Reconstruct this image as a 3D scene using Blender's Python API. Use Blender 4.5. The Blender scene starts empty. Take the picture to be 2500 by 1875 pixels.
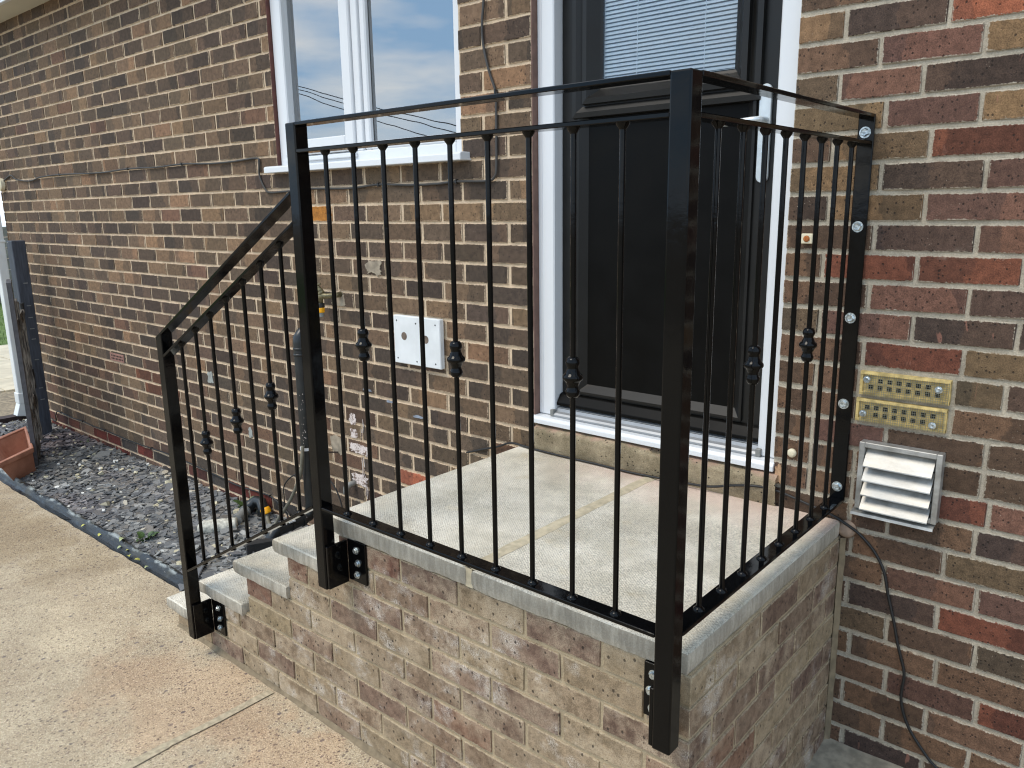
import bpy, bmesh, math, random
from mathutils import Vector, Matrix, noise
random.seed(7)
R = math.radians
SC = bpy.context.scene
COL = SC.collection

# ------------------------------------------------------------------ camera
CAMP = (1.7702, -2.1758, 0.0498); PITCH, YAW, ROLL, FPX = 0.2189, -0.7105, -0.0144, 1930.525
def cam_axes():
    cy, sy, cp, sp, cr, sr = (math.cos(YAW), math.sin(YAW), math.cos(PITCH), math.sin(PITCH), math.cos(ROLL), math.sin(ROLL))
    f = Vector((sy*cp, cy*cp, -sp)); rt = Vector((cy, -sy, 0)); up = rt.cross(f)
    return cr*rt+sr*up, -sr*rt+cr*up, f
RT, UP, FW = cam_axes()
cd = bpy.data.cameras.new('camera'); cam = bpy.data.objects.new('camera', cd); COL.objects.link(cam); SC.camera = cam
m = Matrix((RT, UP, -FW)).transposed().to_4x4(); m.translation = Vector(CAMP); cam.matrix_world = m
cd.sensor_width = 36; cd.lens = FPX/2500*36; cd.clip_end = 600; cd.clip_start = 0.02

# ------------------------------------------------------------------ world, sun, exposure
w = bpy.data.worlds.new('World'); SC.world = w; w.use_nodes = True
nt = w.node_tree; nt.nodes.clear()
def N(nt, t, **k):
    n = nt.nodes.new(t)
    for a, b in k.items(): setattr(n, a, b)
    return n
SUN_EL, SUN_AZ = R(58), R(205)          # compass angle clockwise from +y
sky = N(nt, 'ShaderNodeTexSky', sky_type='NISHITA', sun_disc=False, sun_elevation=SUN_EL, sun_rotation=SUN_AZ)
tc = N(nt, 'ShaderNodeTexCoord'); mp = N(nt, 'ShaderNodeMapping'); mp.inputs['Scale'].default_value = (1.6, 1.6, 7.0)
mp.inputs['Rotation'].default_value = (0, R(8), R(20))
ns = N(nt, 'ShaderNodeTexNoise'); ns.inputs['Scale'].default_value = 1.9; ns.inputs['Detail'].default_value = 7; ns.inputs['Roughness'].default_value = 0.55
rp = N(nt, 'ShaderNodeValToRGB'); rp.color_ramp.elements[0].position = 0.42; rp.color_ramp.elements[1].position = 0.66
rp.color_ramp.elements[0].color = (3.4, 5.8, 8.8, 1); rp.color_ramp.elements[1].color = (10.6, 10.7, 10.6, 1)
mx = N(nt, 'ShaderNodeMixRGB'); mx.inputs[0].default_value = .8
bg = N(nt, 'ShaderNodeBackground'); bg.inputs[1].default_value = 0.12; wo = N(nt, 'ShaderNodeOutputWorld')
L = nt.links.new
L(tc.outputs['Generated'], mp.inputs[0]); L(mp.outputs[0], ns.inputs['Vector']); L(ns.outputs[0], rp.inputs[0])
L(rp.outputs[0], mx.inputs[2]); L(sky.outputs[0], mx.inputs[1]); L(mx.outputs[0], bg.inputs[0]); L(bg.outputs[0], wo.inputs[0])
sd = bpy.data.lights.new('sun', 'SUN'); sun = bpy.data.objects.new('sun', sd); COL.objects.link(sun)
sd.energy = 1.5; sd.angle = R(26); sd.color = (1, .90, .76)
sdir = Vector((math.sin(SUN_AZ)*math.cos(SUN_EL), math.cos(SUN_AZ)*math.cos(SUN_EL), math.sin(SUN_EL)))
sun.rotation_euler = sdir.to_track_quat('Z', 'Y').to_euler()
SC.view_settings.view_transform = 'Standard'; SC.view_settings.look = 'None'; SC.view_settings.gamma = 1
SC.view_settings.use_curve_mapping = False; SC.view_settings.exposure = 0.58
SC.render.engine = 'CYCLES'
try:
    SC.cycles.filter_width = 1.15; SC.cycles.transparent_max_bounces = 8; SC.cycles.max_bounces = 6
except Exception: pass

# ------------------------------------------------------------------ materials
G = -1.545                     # ground level; z = 0 is a bed joint of the house wall at eye height
def srgb(r, g, b):
    f = lambda c: (c/255/12.92) if c/255 <= .04045 else ((c/255+.055)/1.055)**2.4
    return (f(r), f(g), f(b), 1)
class Mat:
    """tiny node helper"""
    def __init__(s, name):
        s.m = bpy.data.materials.new(name); s.m.use_nodes = True; s.nt = s.m.node_tree
        s.b = s.nt.nodes['Principled BSDF']; s.pos = None
    def n(s, t, **k): return N(s.nt, t, **k)
    def l(s, a, b): s.nt.links.new(a, b)
    def P(s):
        if not s.pos: s.pos = s.n('ShaderNodeNewGeometry').outputs['Position']
        return s.pos
    def mapv(s, sc=(1, 1, 1), rot=(0, 0, 0), src=None):
        a = s.n('ShaderNodeMapping'); a.inputs['Scale'].default_value = sc; a.inputs['Rotation'].default_value = rot
        s.l(src or s.P(), a.inputs[0]); return a.outputs[0]
    def noise(s, scale, detail=3, rough=.5, vec=None, dist=0):
        a = s.n('ShaderNodeTexNoise'); a.inputs['Scale'].default_value = scale; a.inputs['Detail'].default_value = detail
        a.inputs['Roughness'].default_value = rough; a.inputs['Distortion'].default_value = dist
        s.l(vec or s.P(), a.inputs['Vector']); return a.outputs[0]
    def voro(s, scale, feat='F1', vec=None, out='Distance', rnd=1):
        a = s.n('ShaderNodeTexVoronoi', feature=feat); a.inputs['Scale'].default_value = scale; a.inputs['Randomness'].default_value = rnd
        s.l(vec or s.P(), a.inputs['Vector']); return a.outputs[out]
    def math(s, op, a, b=None, c=None, clamp=False):
        x = s.n('ShaderNodeMath', operation=op); x.use_clamp = clamp
        for i, v in enumerate((a, b, c)):
            if v is None: continue
            if isinstance(v, (int, float)): x.inputs[i].default_value = v
            else: s.l(v, x.inputs[i])
        return x.outputs[0]
    def ramp(s, v, lo, hi, a=0., b=1.):
        x = s.n('ShaderNodeMapRange', interpolation_type='SMOOTHSTEP'); s.l(v, x.inputs[0])
        for i, q in zip((1, 2, 3, 4), (lo, hi, a, b)): x.inputs[i].default_value = q
        return x.outputs[0]
    def mix(s, f, a, b, mode='MIX'):
        x = s.n('ShaderNodeMixRGB', blend_type=mode)
        for i, v in zip((0, 1, 2), (f, a, b)):
            if isinstance(v, (int, float)): x.inputs[i].default_value = v if i == 0 else (v, v, v, 1)
            elif isinstance(v, tuple): x.inputs[i].default_value = v
            else: s.l(v, x.inputs[i])
        return x.outputs[0]
    def mul(s, col, v): return s.mix(1.0, col, v, 'MULTIPLY')
    def bump(s, h, strength=.5, dist=.002, prev=None):
        x = s.n('ShaderNodeBump'); x.inputs['Strength'].default_value = strength; x.inputs['Distance'].default_value = dist
        s.l(h, x.inputs['Height'])
        if prev: s.l(prev, x.inputs['Normal'])
        return x.outputs[0]
    def sep(s, v=None):
        x = s.n('ShaderNodeSeparateXYZ'); s.l(v or s.P(), x.inputs[0]); return x.outputs
    def done(s, col=None, rough=.8, normal=None, spec=.5, metal=0, coat=0):
        if col is not None:
            if isinstance(col, tuple): s.b.inputs['Base Color'].default_value = col
            else: s.l(col, s.b.inputs['Base Color'])
        if isinstance(rough, (int, float)): s.b.inputs['Roughness'].default_value = rough
        else: s.l(rough, s.b.inputs['Roughness'])
        s.b.inputs['Specular IOR Level'].default_value = spec; s.b.inputs['Metallic'].default_value = metal
        s.b.inputs['Coat Weight'].default_value = coat
        if normal: s.l(normal, s.b.inputs['Normal'])
        return s.m

def simple(name, col, rough=.6, metal=0, spec=.5, var=.12, nscale=30, bump=.0, coat=0):
    M = Mat(name); n = M.noise(nscale, 4)
    c = M.mul(col, M.ramp(n, .3, .7, 1-var, 1+var))
    nm = M.bump(M.noise(nscale*6, 3), bump, .001) if bump else None
    return M.done(c, rough, nm, spec, metal, coat)

MORT_L, MORT_R, MORT_P = srgb(208, 186, 158), srgb(178, 168, 150), srgb(176, 159, 131)
def brick_mat(name, joined, porch=False):
    M = Mat(name)
    if joined:
        a = M.n('ShaderNodeVertexColor', layer_name='Col'); base, rnd = a.outputs['Color'], a.outputs['Alpha']
    else:
        a = M.n('ShaderNodeObjectInfo'); base, rnd = a.outputs['Color'], a.outputs['Random']
    uv = M.n('ShaderNodeUVMap', uv_map='UVMap'); u, v, _ = M.sep(uv.outputs[0])
    x, y, z = M.sep()
    fine = M.noise(420, 3, .7); mid = M.noise(46, 4, .6); big = M.noise(13, 3, .55)
    c = M.mul(base, M.ramp(fine, .28, .72, .58, 1.38))
    c = M.mul(c, M.ramp(mid, .3, .7, .76, 1.2))
    if porch:
        # bloomed facing bricks: pale bloom towards the middle, purple-brown ends
        bl = M.math('ADD', M.ramp(big, .36, .72), M.math('MULTIPLY', M.ramp(mid, .35, .7), .35))
        bl = M.math('MULTIPLY', bl, M.ramp(M.noise(330, 3, .7), .38, .58, .3, 1), clamp=True)
        bl = M.math('MULTIPLY', bl, M.ramp(rnd, 0, 1, .25, .8))
        c = M.mix(bl, c, srgb(188, 170, 144))
        w2 = M.ramp(M.noise(8.5, 4, .65), .54, .72)
        c = M.mix(M.math('MULTIPLY', w2, M.ramp(fine, .42, .6, .0, .85)), c, srgb(216, 209, 198))
    else:
        # kiss marks: one end of the brick fired darker
        e = M.math('ADD', M.math('SUBTRACT', u, M.math('ADD', M.math('MULTIPLY', rnd, 1.1), -.05)), M.math('MULTIPLY', M.math('SUBTRACT', big, .5), .5))
        k = M.ramp(e, -.015, .02)
        sgn = M.math('GREATER_THAN', M.math('FRACT', M.math('MULTIPLY', rnd, 7.3)), .5)
        sh = M.mix(sgn, M.mix(k, (1.14, 1.08, 1.03, 1), (.70, .70, .72, 1)), M.mix(k, (.80, .82, .85, 1), (1.14, 1.09, 1.04, 1)))
        c = M.mul(c, sh)
        # pale specks and drips
        sp = M.math('MULTIPLY', M.ramp(M.voro(95), .12, .05), M.ramp(M.noise(9, 2), .52, .7))
        c = M.mix(M.math('MULTIPLY', sp, .6), c, srgb(205, 190, 170))
        sc1 = M.ramp(M.noise(26, 2, .5, vec=M.mapv((1.5, 1, .42), (0, R(-22), 0))), .68, .71)
        sc1 = M.math('MULTIPLY', sc1, M.math('MULTIPLY', M.ramp(x, 1.1, 1.3), M.ramp(M.noise(3.3, 2), .46, .54)))
        c = M.mix(M.math('MULTIPLY', sc1, .6), c, srgb(150, 104, 88))
        # salts
        wsh = M.ramp(M.noise(4.2, 5, .7), .66, .8)
        c = M.mix(M.math('MULTIPLY', wsh, .28), c, srgb(190, 180, 165))
    pv = M.n('ShaderNodeTexVoronoi'); pv.inputs['Scale'].default_value = 105 if not porch else 75
    M.l(M.mapv((1, 1, .8)), pv.inputs['Vector'])
    pc = M.sep(pv.outputs['Color'])[0]
    pit = M.math('MULTIPLY', M.ramp(pv.outputs['Distance'], .30, .18), M.math('GREATER_THAN', pc, .62 if not porch else .74))
    c = M.mix(M.math('MULTIPLY', pit, .75), c, (.018, .013, .01, 1))
    # ragged mortar lipping over the arrises
    mu = M.math('MINIMUM', u, M.math('SUBTRACT', 1., u)); mv = M.math('MINIMUM', v, M.math('SUBTRACT', 1., v))
    d = M.math('MINIMUM', M.math('MULTIPLY', mu, .215), M.math('MULTIPLY', mv, .065))
    rag = M.math('ADD', M.math('MULTIPLY', M.math('SUBTRACT', M.noise(120, 5, .8), .5), .017), M.math('MULTIPLY', M.math('SUBTRACT', M.noise(14, 3, .6), .5), .010))
    lim = M.math('SUBTRACT', d, rag)
    lip = M.ramp(lim, .0008, .0022, 1, 0)
    mc = MORT_P if porch else M.mix(M.ramp(x, -.2, .95), MORT_L, MORT_R)
    mcol = M.mul(mc, M.ramp(M.noise(160, 3), .3, .7, .8, 1.1))
    c = M.mix(M.math('MULTIPLY', lip, .85 if not porch else .8), c, mcol)
    h = M.math('ADD', M.math('MULTIPLY', fine, .5), M.math('MULTIPLY', M.noise(150, 3), .5))
    h = M.math('SUBTRACT', h, M.math('MULTIPLY', pit, 1.2))
    nm = M.bump(h, .75, .0016)
    return M.done(c, .88, nm, .35)
M_BRICK_O, M_BRICK_J, M_PORCH = brick_mat('fired_brick', False), brick_mat('fired_brick_mass', True), brick_mat('bloomed_brick', False, True)

def mortar_mat(name, porch):
    M = Mat(name); x, y, z = M.sep()
    mc = MORT_P if porch else M.mix(M.ramp(x, -.2, .95), MORT_L, MORT_R)
    f = M.noise(300, 3, .7); b = M.noise(16, 4, .6)
    c = M.mul(M.mul(mc, M.ramp(f, .3, .7, .8, 1.12)), M.ramp(b, .3, .7, .8, 1.12))
    nm = M.bump(M.math('ADD', f, M.math('MULTIPLY', M.noise(55, 4), 1.5)), .6, .003)
    return M.done(c, .95, nm, .2)
M_MORTAR, M_MORTARP = mortar_mat('wall_mortar', False), mortar_mat('porch_mortar', True)

def slab_mat():
    M = Mat('cast_concrete'); x, y, z = M.sep()
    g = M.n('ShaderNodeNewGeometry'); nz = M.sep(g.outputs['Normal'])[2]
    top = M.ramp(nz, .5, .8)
    b = M.noise(5, 5, .6); f = M.noise(260, 3, .7); md = M.noise(30, 4, .6)
    ct = M.mul(M.mix(M.ramp(b, .35, .68), srgb(210, 201, 182), srgb(232, 224, 207)), M.ramp(f, .3, .7, .86, 1.08))
    # dark flecks in the worn skin
    ct = M.mul(ct, M.ramp(M.math('MULTIPLY', M.noise(190, 4, .8), M.ramp(M.noise(4, 3), .4, .7, .85, 1.05)), .36, .46, .62, 1))
    ct = M.mul(ct, M.ramp(md, .3, .7, .92, 1.06))
    # faint ochre and pink dust stains
    wy = M.math('ADD', y, M.math('MULTIPLY', M.math('SUBTRACT', M.noise(6, 4), .5), .35))
    pk = M.math('MULTIPLY', M.ramp(wy, -.26, -.02), M.ramp(x, .05, .5))
    pk = M.math('MULTIPLY', pk, M.ramp(z, -.9, -.85))
    ct = M.mix(M.math('MULTIPLY', pk, .5), ct, srgb(206, 168, 152))
    oc = M.ramp(M.noise(7.5, 3, .6, dist=.4), .6, .74)
    ct = M.mix(M.math('MULTIPLY', oc, .22), ct, srgb(196, 170, 116))
    # sides: grey, vertical drips
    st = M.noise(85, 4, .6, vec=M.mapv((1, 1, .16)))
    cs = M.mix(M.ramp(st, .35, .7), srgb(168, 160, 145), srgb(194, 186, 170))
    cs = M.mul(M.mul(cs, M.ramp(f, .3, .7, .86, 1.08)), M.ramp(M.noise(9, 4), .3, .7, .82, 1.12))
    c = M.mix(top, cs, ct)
    wv = M.n('ShaderNodeTexWave', wave_type='BANDS', bands_direction='X'); wv.inputs['Scale'].default_value = 52; wv.inputs['Distortion'].default_value = 1.2; wv.inputs['Detail Scale'].default_value = 3
    M.l(M.mapv((1, 1, 0), (0, 0, R(38))), wv.inputs['Vector'])
    wv2 = M.n('ShaderNodeTexWave', wave_type='BANDS', bands_direction='X'); wv2.inputs['Scale'].default_value = 52; wv2.inputs['Distortion'].default_value = 1.2
    M.l(M.mapv((1, 1, 0), (0, 0, R(-52))), wv2.inputs['Vector'])
    wm = M.math('MULTIPLY', M.math('ADD', wv.outputs['Fac'], wv2.outputs['Fac']), M.math('MULTIPLY', top, .45))
    c = M.mul(c, M.ramp(wm, 0, .9, .93, 1.04))
    nm = M.bump(M.math('ADD', wm, M.math('ADD', f, md)), .55, .0022)
    return M.done(c, .9, nm, .3)
M_SLAB = slab_mat()

def path_mat():
    M = Mat('exposed_aggregate'); x, y, z = M.sep()
    wp = M.mapv((1, 1, 1))
    def stones(scale, thr, seedrot):
        v = M.n('ShaderNodeTexVoronoi'); v.inputs['Scale'].default_value = scale; M.l(M.mapv((1, .8, 1), (0, 0, seedrot)), v.inputs['Vector'])
        r, g, b = M.sep(v.outputs['Color'])
        return M.math('MULTIPLY', M.ramp(v.outputs['Distance'], .42, .30), M.math('GREATER_THAN', r, thr)), g, b
    base = M.mix(M.ramp(M.noise(2.6, 5, .6), .35, .66), srgb(170, 152, 126), srgb(192, 175, 147))
    base = M.mul(base, M.ramp(M.noise(300, 3, .8), .3, .7, .62, 1.24))
    base = M.mul(base, M.ramp(M.noise(60, 4, .7), .32, .68, .90, 1.06))
    wx = M.math('ADD', x, M.math('MULTIPLY', M.math('SUBTRACT', M.noise(3.2, 5, .65), .5), 1.5)); wy = M.math('ADD', y, M.math('MULTIPLY', M.math('SUBTRACT', M.noise(4.1, 5, .65), .5), .9))
    def blob(cx, cy, rx, ry):
        a = M.math('POWER', M.math('DIVIDE', M.math('SUBTRACT', wx, cx), rx), 2.); b = M.math('POWER', M.math('DIVIDE', M.math('SUBTRACT', wy, cy), ry), 2.)
        return M.ramp(M.math('ADD', a, b), 0, 1.4, 1, 0)
    c = base
    for sc, thr, sr, colA, colB, am in ((310, .30, 0, srgb(124, 108, 88), srgb(228, 214, 188), 1.), (205, .42, .7, srgb(108, 93, 78), srgb(216, 200, 172), 1.), (138, .58, 1.9, srgb(100, 87, 76), srgb(176, 156, 132), 1.), (92, .84, 2.6, srgb(98, 87, 80), srgb(150, 132, 114), 1.), (55, .975, 1.2, srgb(102, 94, 92), srgb(136, 122, 110), 1.)):
        mk, g, b = stones(sc, thr, sr)
        c = M.mix(M.math('MULTIPLY', mk, am), c, M.mix(g, colA, colB))
    # dust stains round the foot of the steps lie over stone and matrix alike
    c = M.mul(c, M.mix(blob(-.60, -1.12, .50, .28), (1, 1, 1, 1), (1.02, .92, .87, 1)))
    c = M.mul(c, M.mix(blob(.05, -1.05, .40, .16), (1, 1, 1, 1), (1.02, .92, .87, 1)))
    c = M.mul(c, M.mix(blob(-1.45, -1.05, .45, .24), (1, 1, 1, 1), (1.15, 1.15, 1.14, 1)))
    c = M.mul(c, M.mix(blob(-2.8, -.95, 1.1, .22), (1, 1, 1, 1), (.80, .76, .70, 1)))
    pit = M.math('MULTIPLY', M.ramp(M.voro(260, vec=M.mapv((1, 1, 1), (0, 0, 1.1))), .16, .08), .8)
    c = M.mix(pit, c, srgb(70, 60, 50))
    h = M.math('ADD', M.math('MULTIPLY', M.noise(300, 3, .7), .6), M.math('MULTIPLY', M.voro(190), .8))
    return M.done(c, .92, M.bump(h, .5, .0025), .3)
M_PATH = path_mat()

def paint_black():
    M = Mat('gloss_black_paint')
    n = M.noise(34, 3, .5); f = M.noise(420, 2)
    return M.done((.0022, .0022, .0024, 1), M.ramp(n, .3, .7, .05, .12), M.bump(M.math('ADD', n, M.math('MULTIPLY', f, .12)), .13, .002), .20)
M_BLACK = paint_black()
def zinc():
    M = Mat('zinc_plate'); n = M.noise(160, 3)
    return M.done(M.mix(M.ramp(n, .35, .65), srgb(150, 158, 160), srgb(214, 222, 224)), .32, M.bump(n, .3, .0006), .5, .9)
M_ZINC = zinc()
M_UPVC = simple('white_upvc', (.70, .715, .73, 1), .28, var=.015, nscale=3)
M_SEAL = simple('maroon_stain', srgb(92, 52, 44), .6, var=.2)
M_SEALB = simple('brown_sealant', srgb(112, 86, 76), .7, var=.15)
def door_black(nm='black_foil', base=.0032, spec=.10):
    M = Mat(nm); f = M.noise(500, 2); s = M.noise(9, 4)
    return M.done(M.mul((base, base*.93, base*.82, 1), M.ramp(s, .3, .7, .85, 1.2)), M.ramp(s, .3, .7, .34, .44), M.bump(f, .12, .0006), spec)
M_DOOR = door_black(); M_DOOR2 = door_black('black_foil_profile', .009, .32)
M_ALU = simple('mill_aluminium', srgb(158, 160, 162), .5, .6, var=.06, nscale=14)
def alu_vent():
    M = Mat('weathered_aluminium'); b = M.noise(14, 5, .65); st = M.noise(60, 3, .6, vec=M.mapv((.25, 1, 1)))
    c = M.mix(M.ramp(b, .3, .7), srgb(156, 154, 148), srgb(200, 198, 192))
    c = M.mul(c, M.ramp(st, .3, .7, .9, 1.05))
    return M.done(c, M.ramp(b, .3, .7, .38, .55), M.bump(st, .15, .001), .5, .55)
M_VENT = alu_vent()
def glass(name, tint, ior):
    mt = bpy.data.materials.new(name); mt.use_nodes = True; t = mt.node_tree; t.nodes.clear()
    o = N(t, 'ShaderNodeOutputMaterial'); mi = N(t, 'ShaderNodeMixShader'); tr = N(t, 'ShaderNodeBsdfTransparent'); gl = N(t, 'ShaderNodeBsdfGlossy')
    fr = N(t, 'ShaderNodeFresnel'); fr.inputs[0].default_value = ior; gl.inputs['Roughness'].default_value = .006
    gl.inputs['Color'].default_value = (1, 1, 1, 1); tr.inputs[0].default_value = tint
    nz = N(t, 'ShaderNodeTexNoise'); nz.inputs['Scale'].default_value = 3.0; bp = N(t, 'ShaderNodeBump'); bp.inputs['Strength'].default_value = .04; bp.inputs['Distance'].default_value = .01
    g = N(t, 'ShaderNodeNewGeometry'); t.links.new(g.outputs['Position'], nz.inputs['Vector']); t.links.new(nz.outputs[0], bp.inputs['Height']); t.links.new(bp.outputs[0], gl.inputs['Normal'])
    t.links.new(fr.outputs[0], mi.inputs[0]); t.links.new(tr.outputs[0], mi.inputs[1]); t.links.new(gl.outputs[0], mi.inputs[2]); t.links.new(mi.outputs[0], o.inputs[0])
    return mt
M_GLASS, M_GLASSD = glass('window_glass', (.80, .88, .9, 1), 4.0), glass('door_glass', (.95, .97, .98, 1), 1.38)
M_BLIND = simple('blind_slat_white', (.92, .94, .96, 1), .4, var=.02)
M_ROOM = simple('room_plaster', (.42, .42, .42, 1), .9, var=.05, nscale=3)
M_CURTAIN = simple('curtain_cloth', (.55, .58, .62, 1), .9, var=.2, nscale=8)
def sill_conc():
    M = Mat('old_sill_concrete'); f = M.noise(330, 3, .8); b = M.noise(11, 5, .65)
    c = M.mix(M.ramp(b, .35, .68), srgb(136, 123, 99), srgb(176, 160, 132))
    c = M.mul(c, M.ramp(f, .28, .72, .62, 1.25))
    z = M.sep()[2]
    pk = M.ramp(M.math('ADD', z, M.math('MULTIPLY', M.math('SUBTRACT', M.noise(24, 4), .5), .06)), -.735, -.715)
    c = M.mix(M.math('MULTIPLY', pk, .65), c, srgb(176, 140, 124))
    v = M.n('ShaderNodeTexVoronoi'); v.inputs['Scale'].default_value = 95; M.l(M.P(), v.inputs['Vector'])
    pit = M.math('MULTIPLY', M.ramp(v.outputs['Distance'], .3, .18), M.math('GREATER_THAN', M.sep(v.outputs['Color'])[0], .8))
    c = M.mix(pit, c, (.03, .025, .02, 1))
    return M.done(c, .95, M.bump(M.math('SUBTRACT', M.math('ADD', f, M.noise(90, 4)), pit), .8, .003), .2)
M_SILLC = sill_conc()
def attr_mat(name, rough, bumps, spec=.4, fine=300, var=(.75, 1.2)):
    M = Mat(name); a = M.n('ShaderNodeVertexColor', layer_name='Col')
    f = M.noise(fine, 3, .7)
    c = M.mul(a.outputs['Color'], M.ramp(f, .3, .7, *var))
    return M.done(c, rough, M.bump(f, bumps, .0015), spec)
M_SLATE = attr_mat('slate_chip', .62, .5)
M_SOIL = simple('dark_membrane_soil', (.025, .023, .022, 1), .95, var=.3, bump=.6)
def membrane():
    M = Mat('plastic_membrane'); n = M.noise(30, 5, .65, vec=M.mapv((.4, 1, 1))); d = M.noise(7, 4)
    nz = M.sep(M.n('ShaderNodeNewGeometry').outputs['Normal'])[2]; c = M.mix(M.math('MULTIPLY', M.ramp(n, .46, .62), M.math('MULTIPLY', M.ramp(nz, .5, .9, .2, 1), M.ramp(M.sep()[2], G+.014, G+.028))), (.008, .010, .012, 1), srgb(146, 152, 150))  # pale highlight on the ridge top and shaded low edge painted into the colour
    c = M.mix(M.math('MULTIPLY', M.ramp(d, .55, .7), .5), c, srgb(70, 66, 52))
    return M.done(c, M.ramp(n, .3, .7, .3, .6), M.bump(n, .5, .01), .5)
M_MEMB = membrane()
def terracotta():
    M = Mat('terracotta'); b = M.noise(9, 5, .6); f = M.noise(260, 3, .7)
    c = M.mix(M.ramp(b, .35, .7), srgb(150, 100, 78), srgb(172, 120, 96))
    c = M.mul(c, M.ramp(f, .3, .7, .9, 1.08))
    return M.done(c, .7, M.bump(f, .3, .001), .4)
M_TERRA = terracotta()
def greypost():
    M = Mat('grey_painted_timber'); g = M.noise(24, 4, .6, vec=M.mapv((3, 3, .3)))
    return M.done(M.mix(M.ramp(g, .3, .7), srgb(52, 55, 62), srgb(72, 77, 86)), .55, M.bump(g, .4, .002), .4)
M_GREY = greypost()
def oldwood():
    M = Mat('rotten_timber'); g = M.noise(46, 5, .7, vec=M.mapv((3, 3, .25)))
    return M.done(M.mix(M.ramp(g, .35, .65), srgb(38, 34, 32), srgb(128, 118, 106)), .85, M.bump(g, .8, .004), .2)
M_ROT = oldwood()
M_PIPEB = simple('black_soil_pipe', (.012, .014, .015, 1), .35, var=.3, nscale=20)
M_PIPEW = simple('white_pvc_pipe', (.74, .76, .74, 1), .35, var=.05, nscale=6)
M_CABLE = simple('black_cable', (.012, .012, .012, 1), .5, var=.2)
M_CABLEG = simple('sun_bleached_cable', srgb(58, 56, 54), .6, var=.25, nscale=12)
M_HOSE = simple('grey_green_hose', srgb(110, 106, 92), .5, var=.2)
M_BRASS = simple('weathered_brass', srgb(120, 112, 86), .45, .6, var=.35, nscale=90, bump=.4)
M_YEL = simple('yellow_plastic', srgb(246, 172, 12), .4, var=.05)
M_GREYPL = simple('grey_plastic', srgb(128, 128, 124), .5, var=.1)
M_SACK = simple('white_sock_fabric', srgb(196, 192, 178), .95, var=.25, nscale=60, bump=.8)
M_LEAF = simple('weed_leaf', srgb(66, 88, 44), .5, var=.35, nscale=40)
M_LEAFY = simple('yellow_leaf', srgb(176, 172, 84), .6, var=.3, nscale=40)
M_CREAM = simple('cream_plastic', srgb(214, 204, 176), .5, var=.08)
def flaked():
    M = Mat('flaked_white_paint'); a = M.noise(170, 4, .75); b = M.noise(38, 3)
    m = M.ramp(M.math('ADD', M.math('MULTIPLY', a, .7), M.math('MULTIPLY', b, .5)), .53, .60)
    return M.done(M.mix(m, srgb(110, 88, 74), srgb(214, 202, 196)), .85, M.bump(a, .5, .002), .3)
M_PAINTW = flaked()
M_CEM = simple('cement_patch', srgb(150, 138, 120), .95, var=.28, nscale=30, bump=.7)
M_BOARD = simple('white_board', (.72, .74, .74, 1), .55, var=.07, nscale=9)
M_HOLE = simple('hole_dark', srgb(110, 96, 84), .9, var=.3)
M_DARK = simple('void_dark', (.006, .006, .006, 1), .95)
M_AIRB = simple('yellow_clay', srgb(196, 172, 112), .85, var=.3, nscale=60, bump=.7)
M_MESH = simple('galvanised_mesh', srgb(140, 140, 124), .5, .5, var=.15)
M_SOFFIT = simple('soffit_board', srgb(206, 200, 184), .6, var=.05, nscale=3)
M_SLATEBOX = simple('dark_slate_slab', (.022, .02, .019, 1), .7, var=.3, nscale=20, bump=.4)
M_GRASS = attr_mat('grass_blade', .7, .2, .3, 60, (.8, 1.2))
M_PAVE = simple('pale_paving', srgb(196, 184, 160), .9, var=.12, nscale=6, bump=.5)
M_EARTH = simple('gravelly_earth', srgb(136, 122, 100), .95, var=.35, nscale=26, bump=.9)
M_GWALL = simple('grey_garden_stone', srgb(122, 118, 110), .9, var=.2, nscale=9, bump=.6)
M_ROOF = simple('roof_tile', srgb(84, 74, 68), .9, var=.2, nscale=6)
M_RUST = simple('rusty_screw', srgb(168, 98, 44), .7, .2, var=.4, nscale=300, bump=.5)

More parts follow.
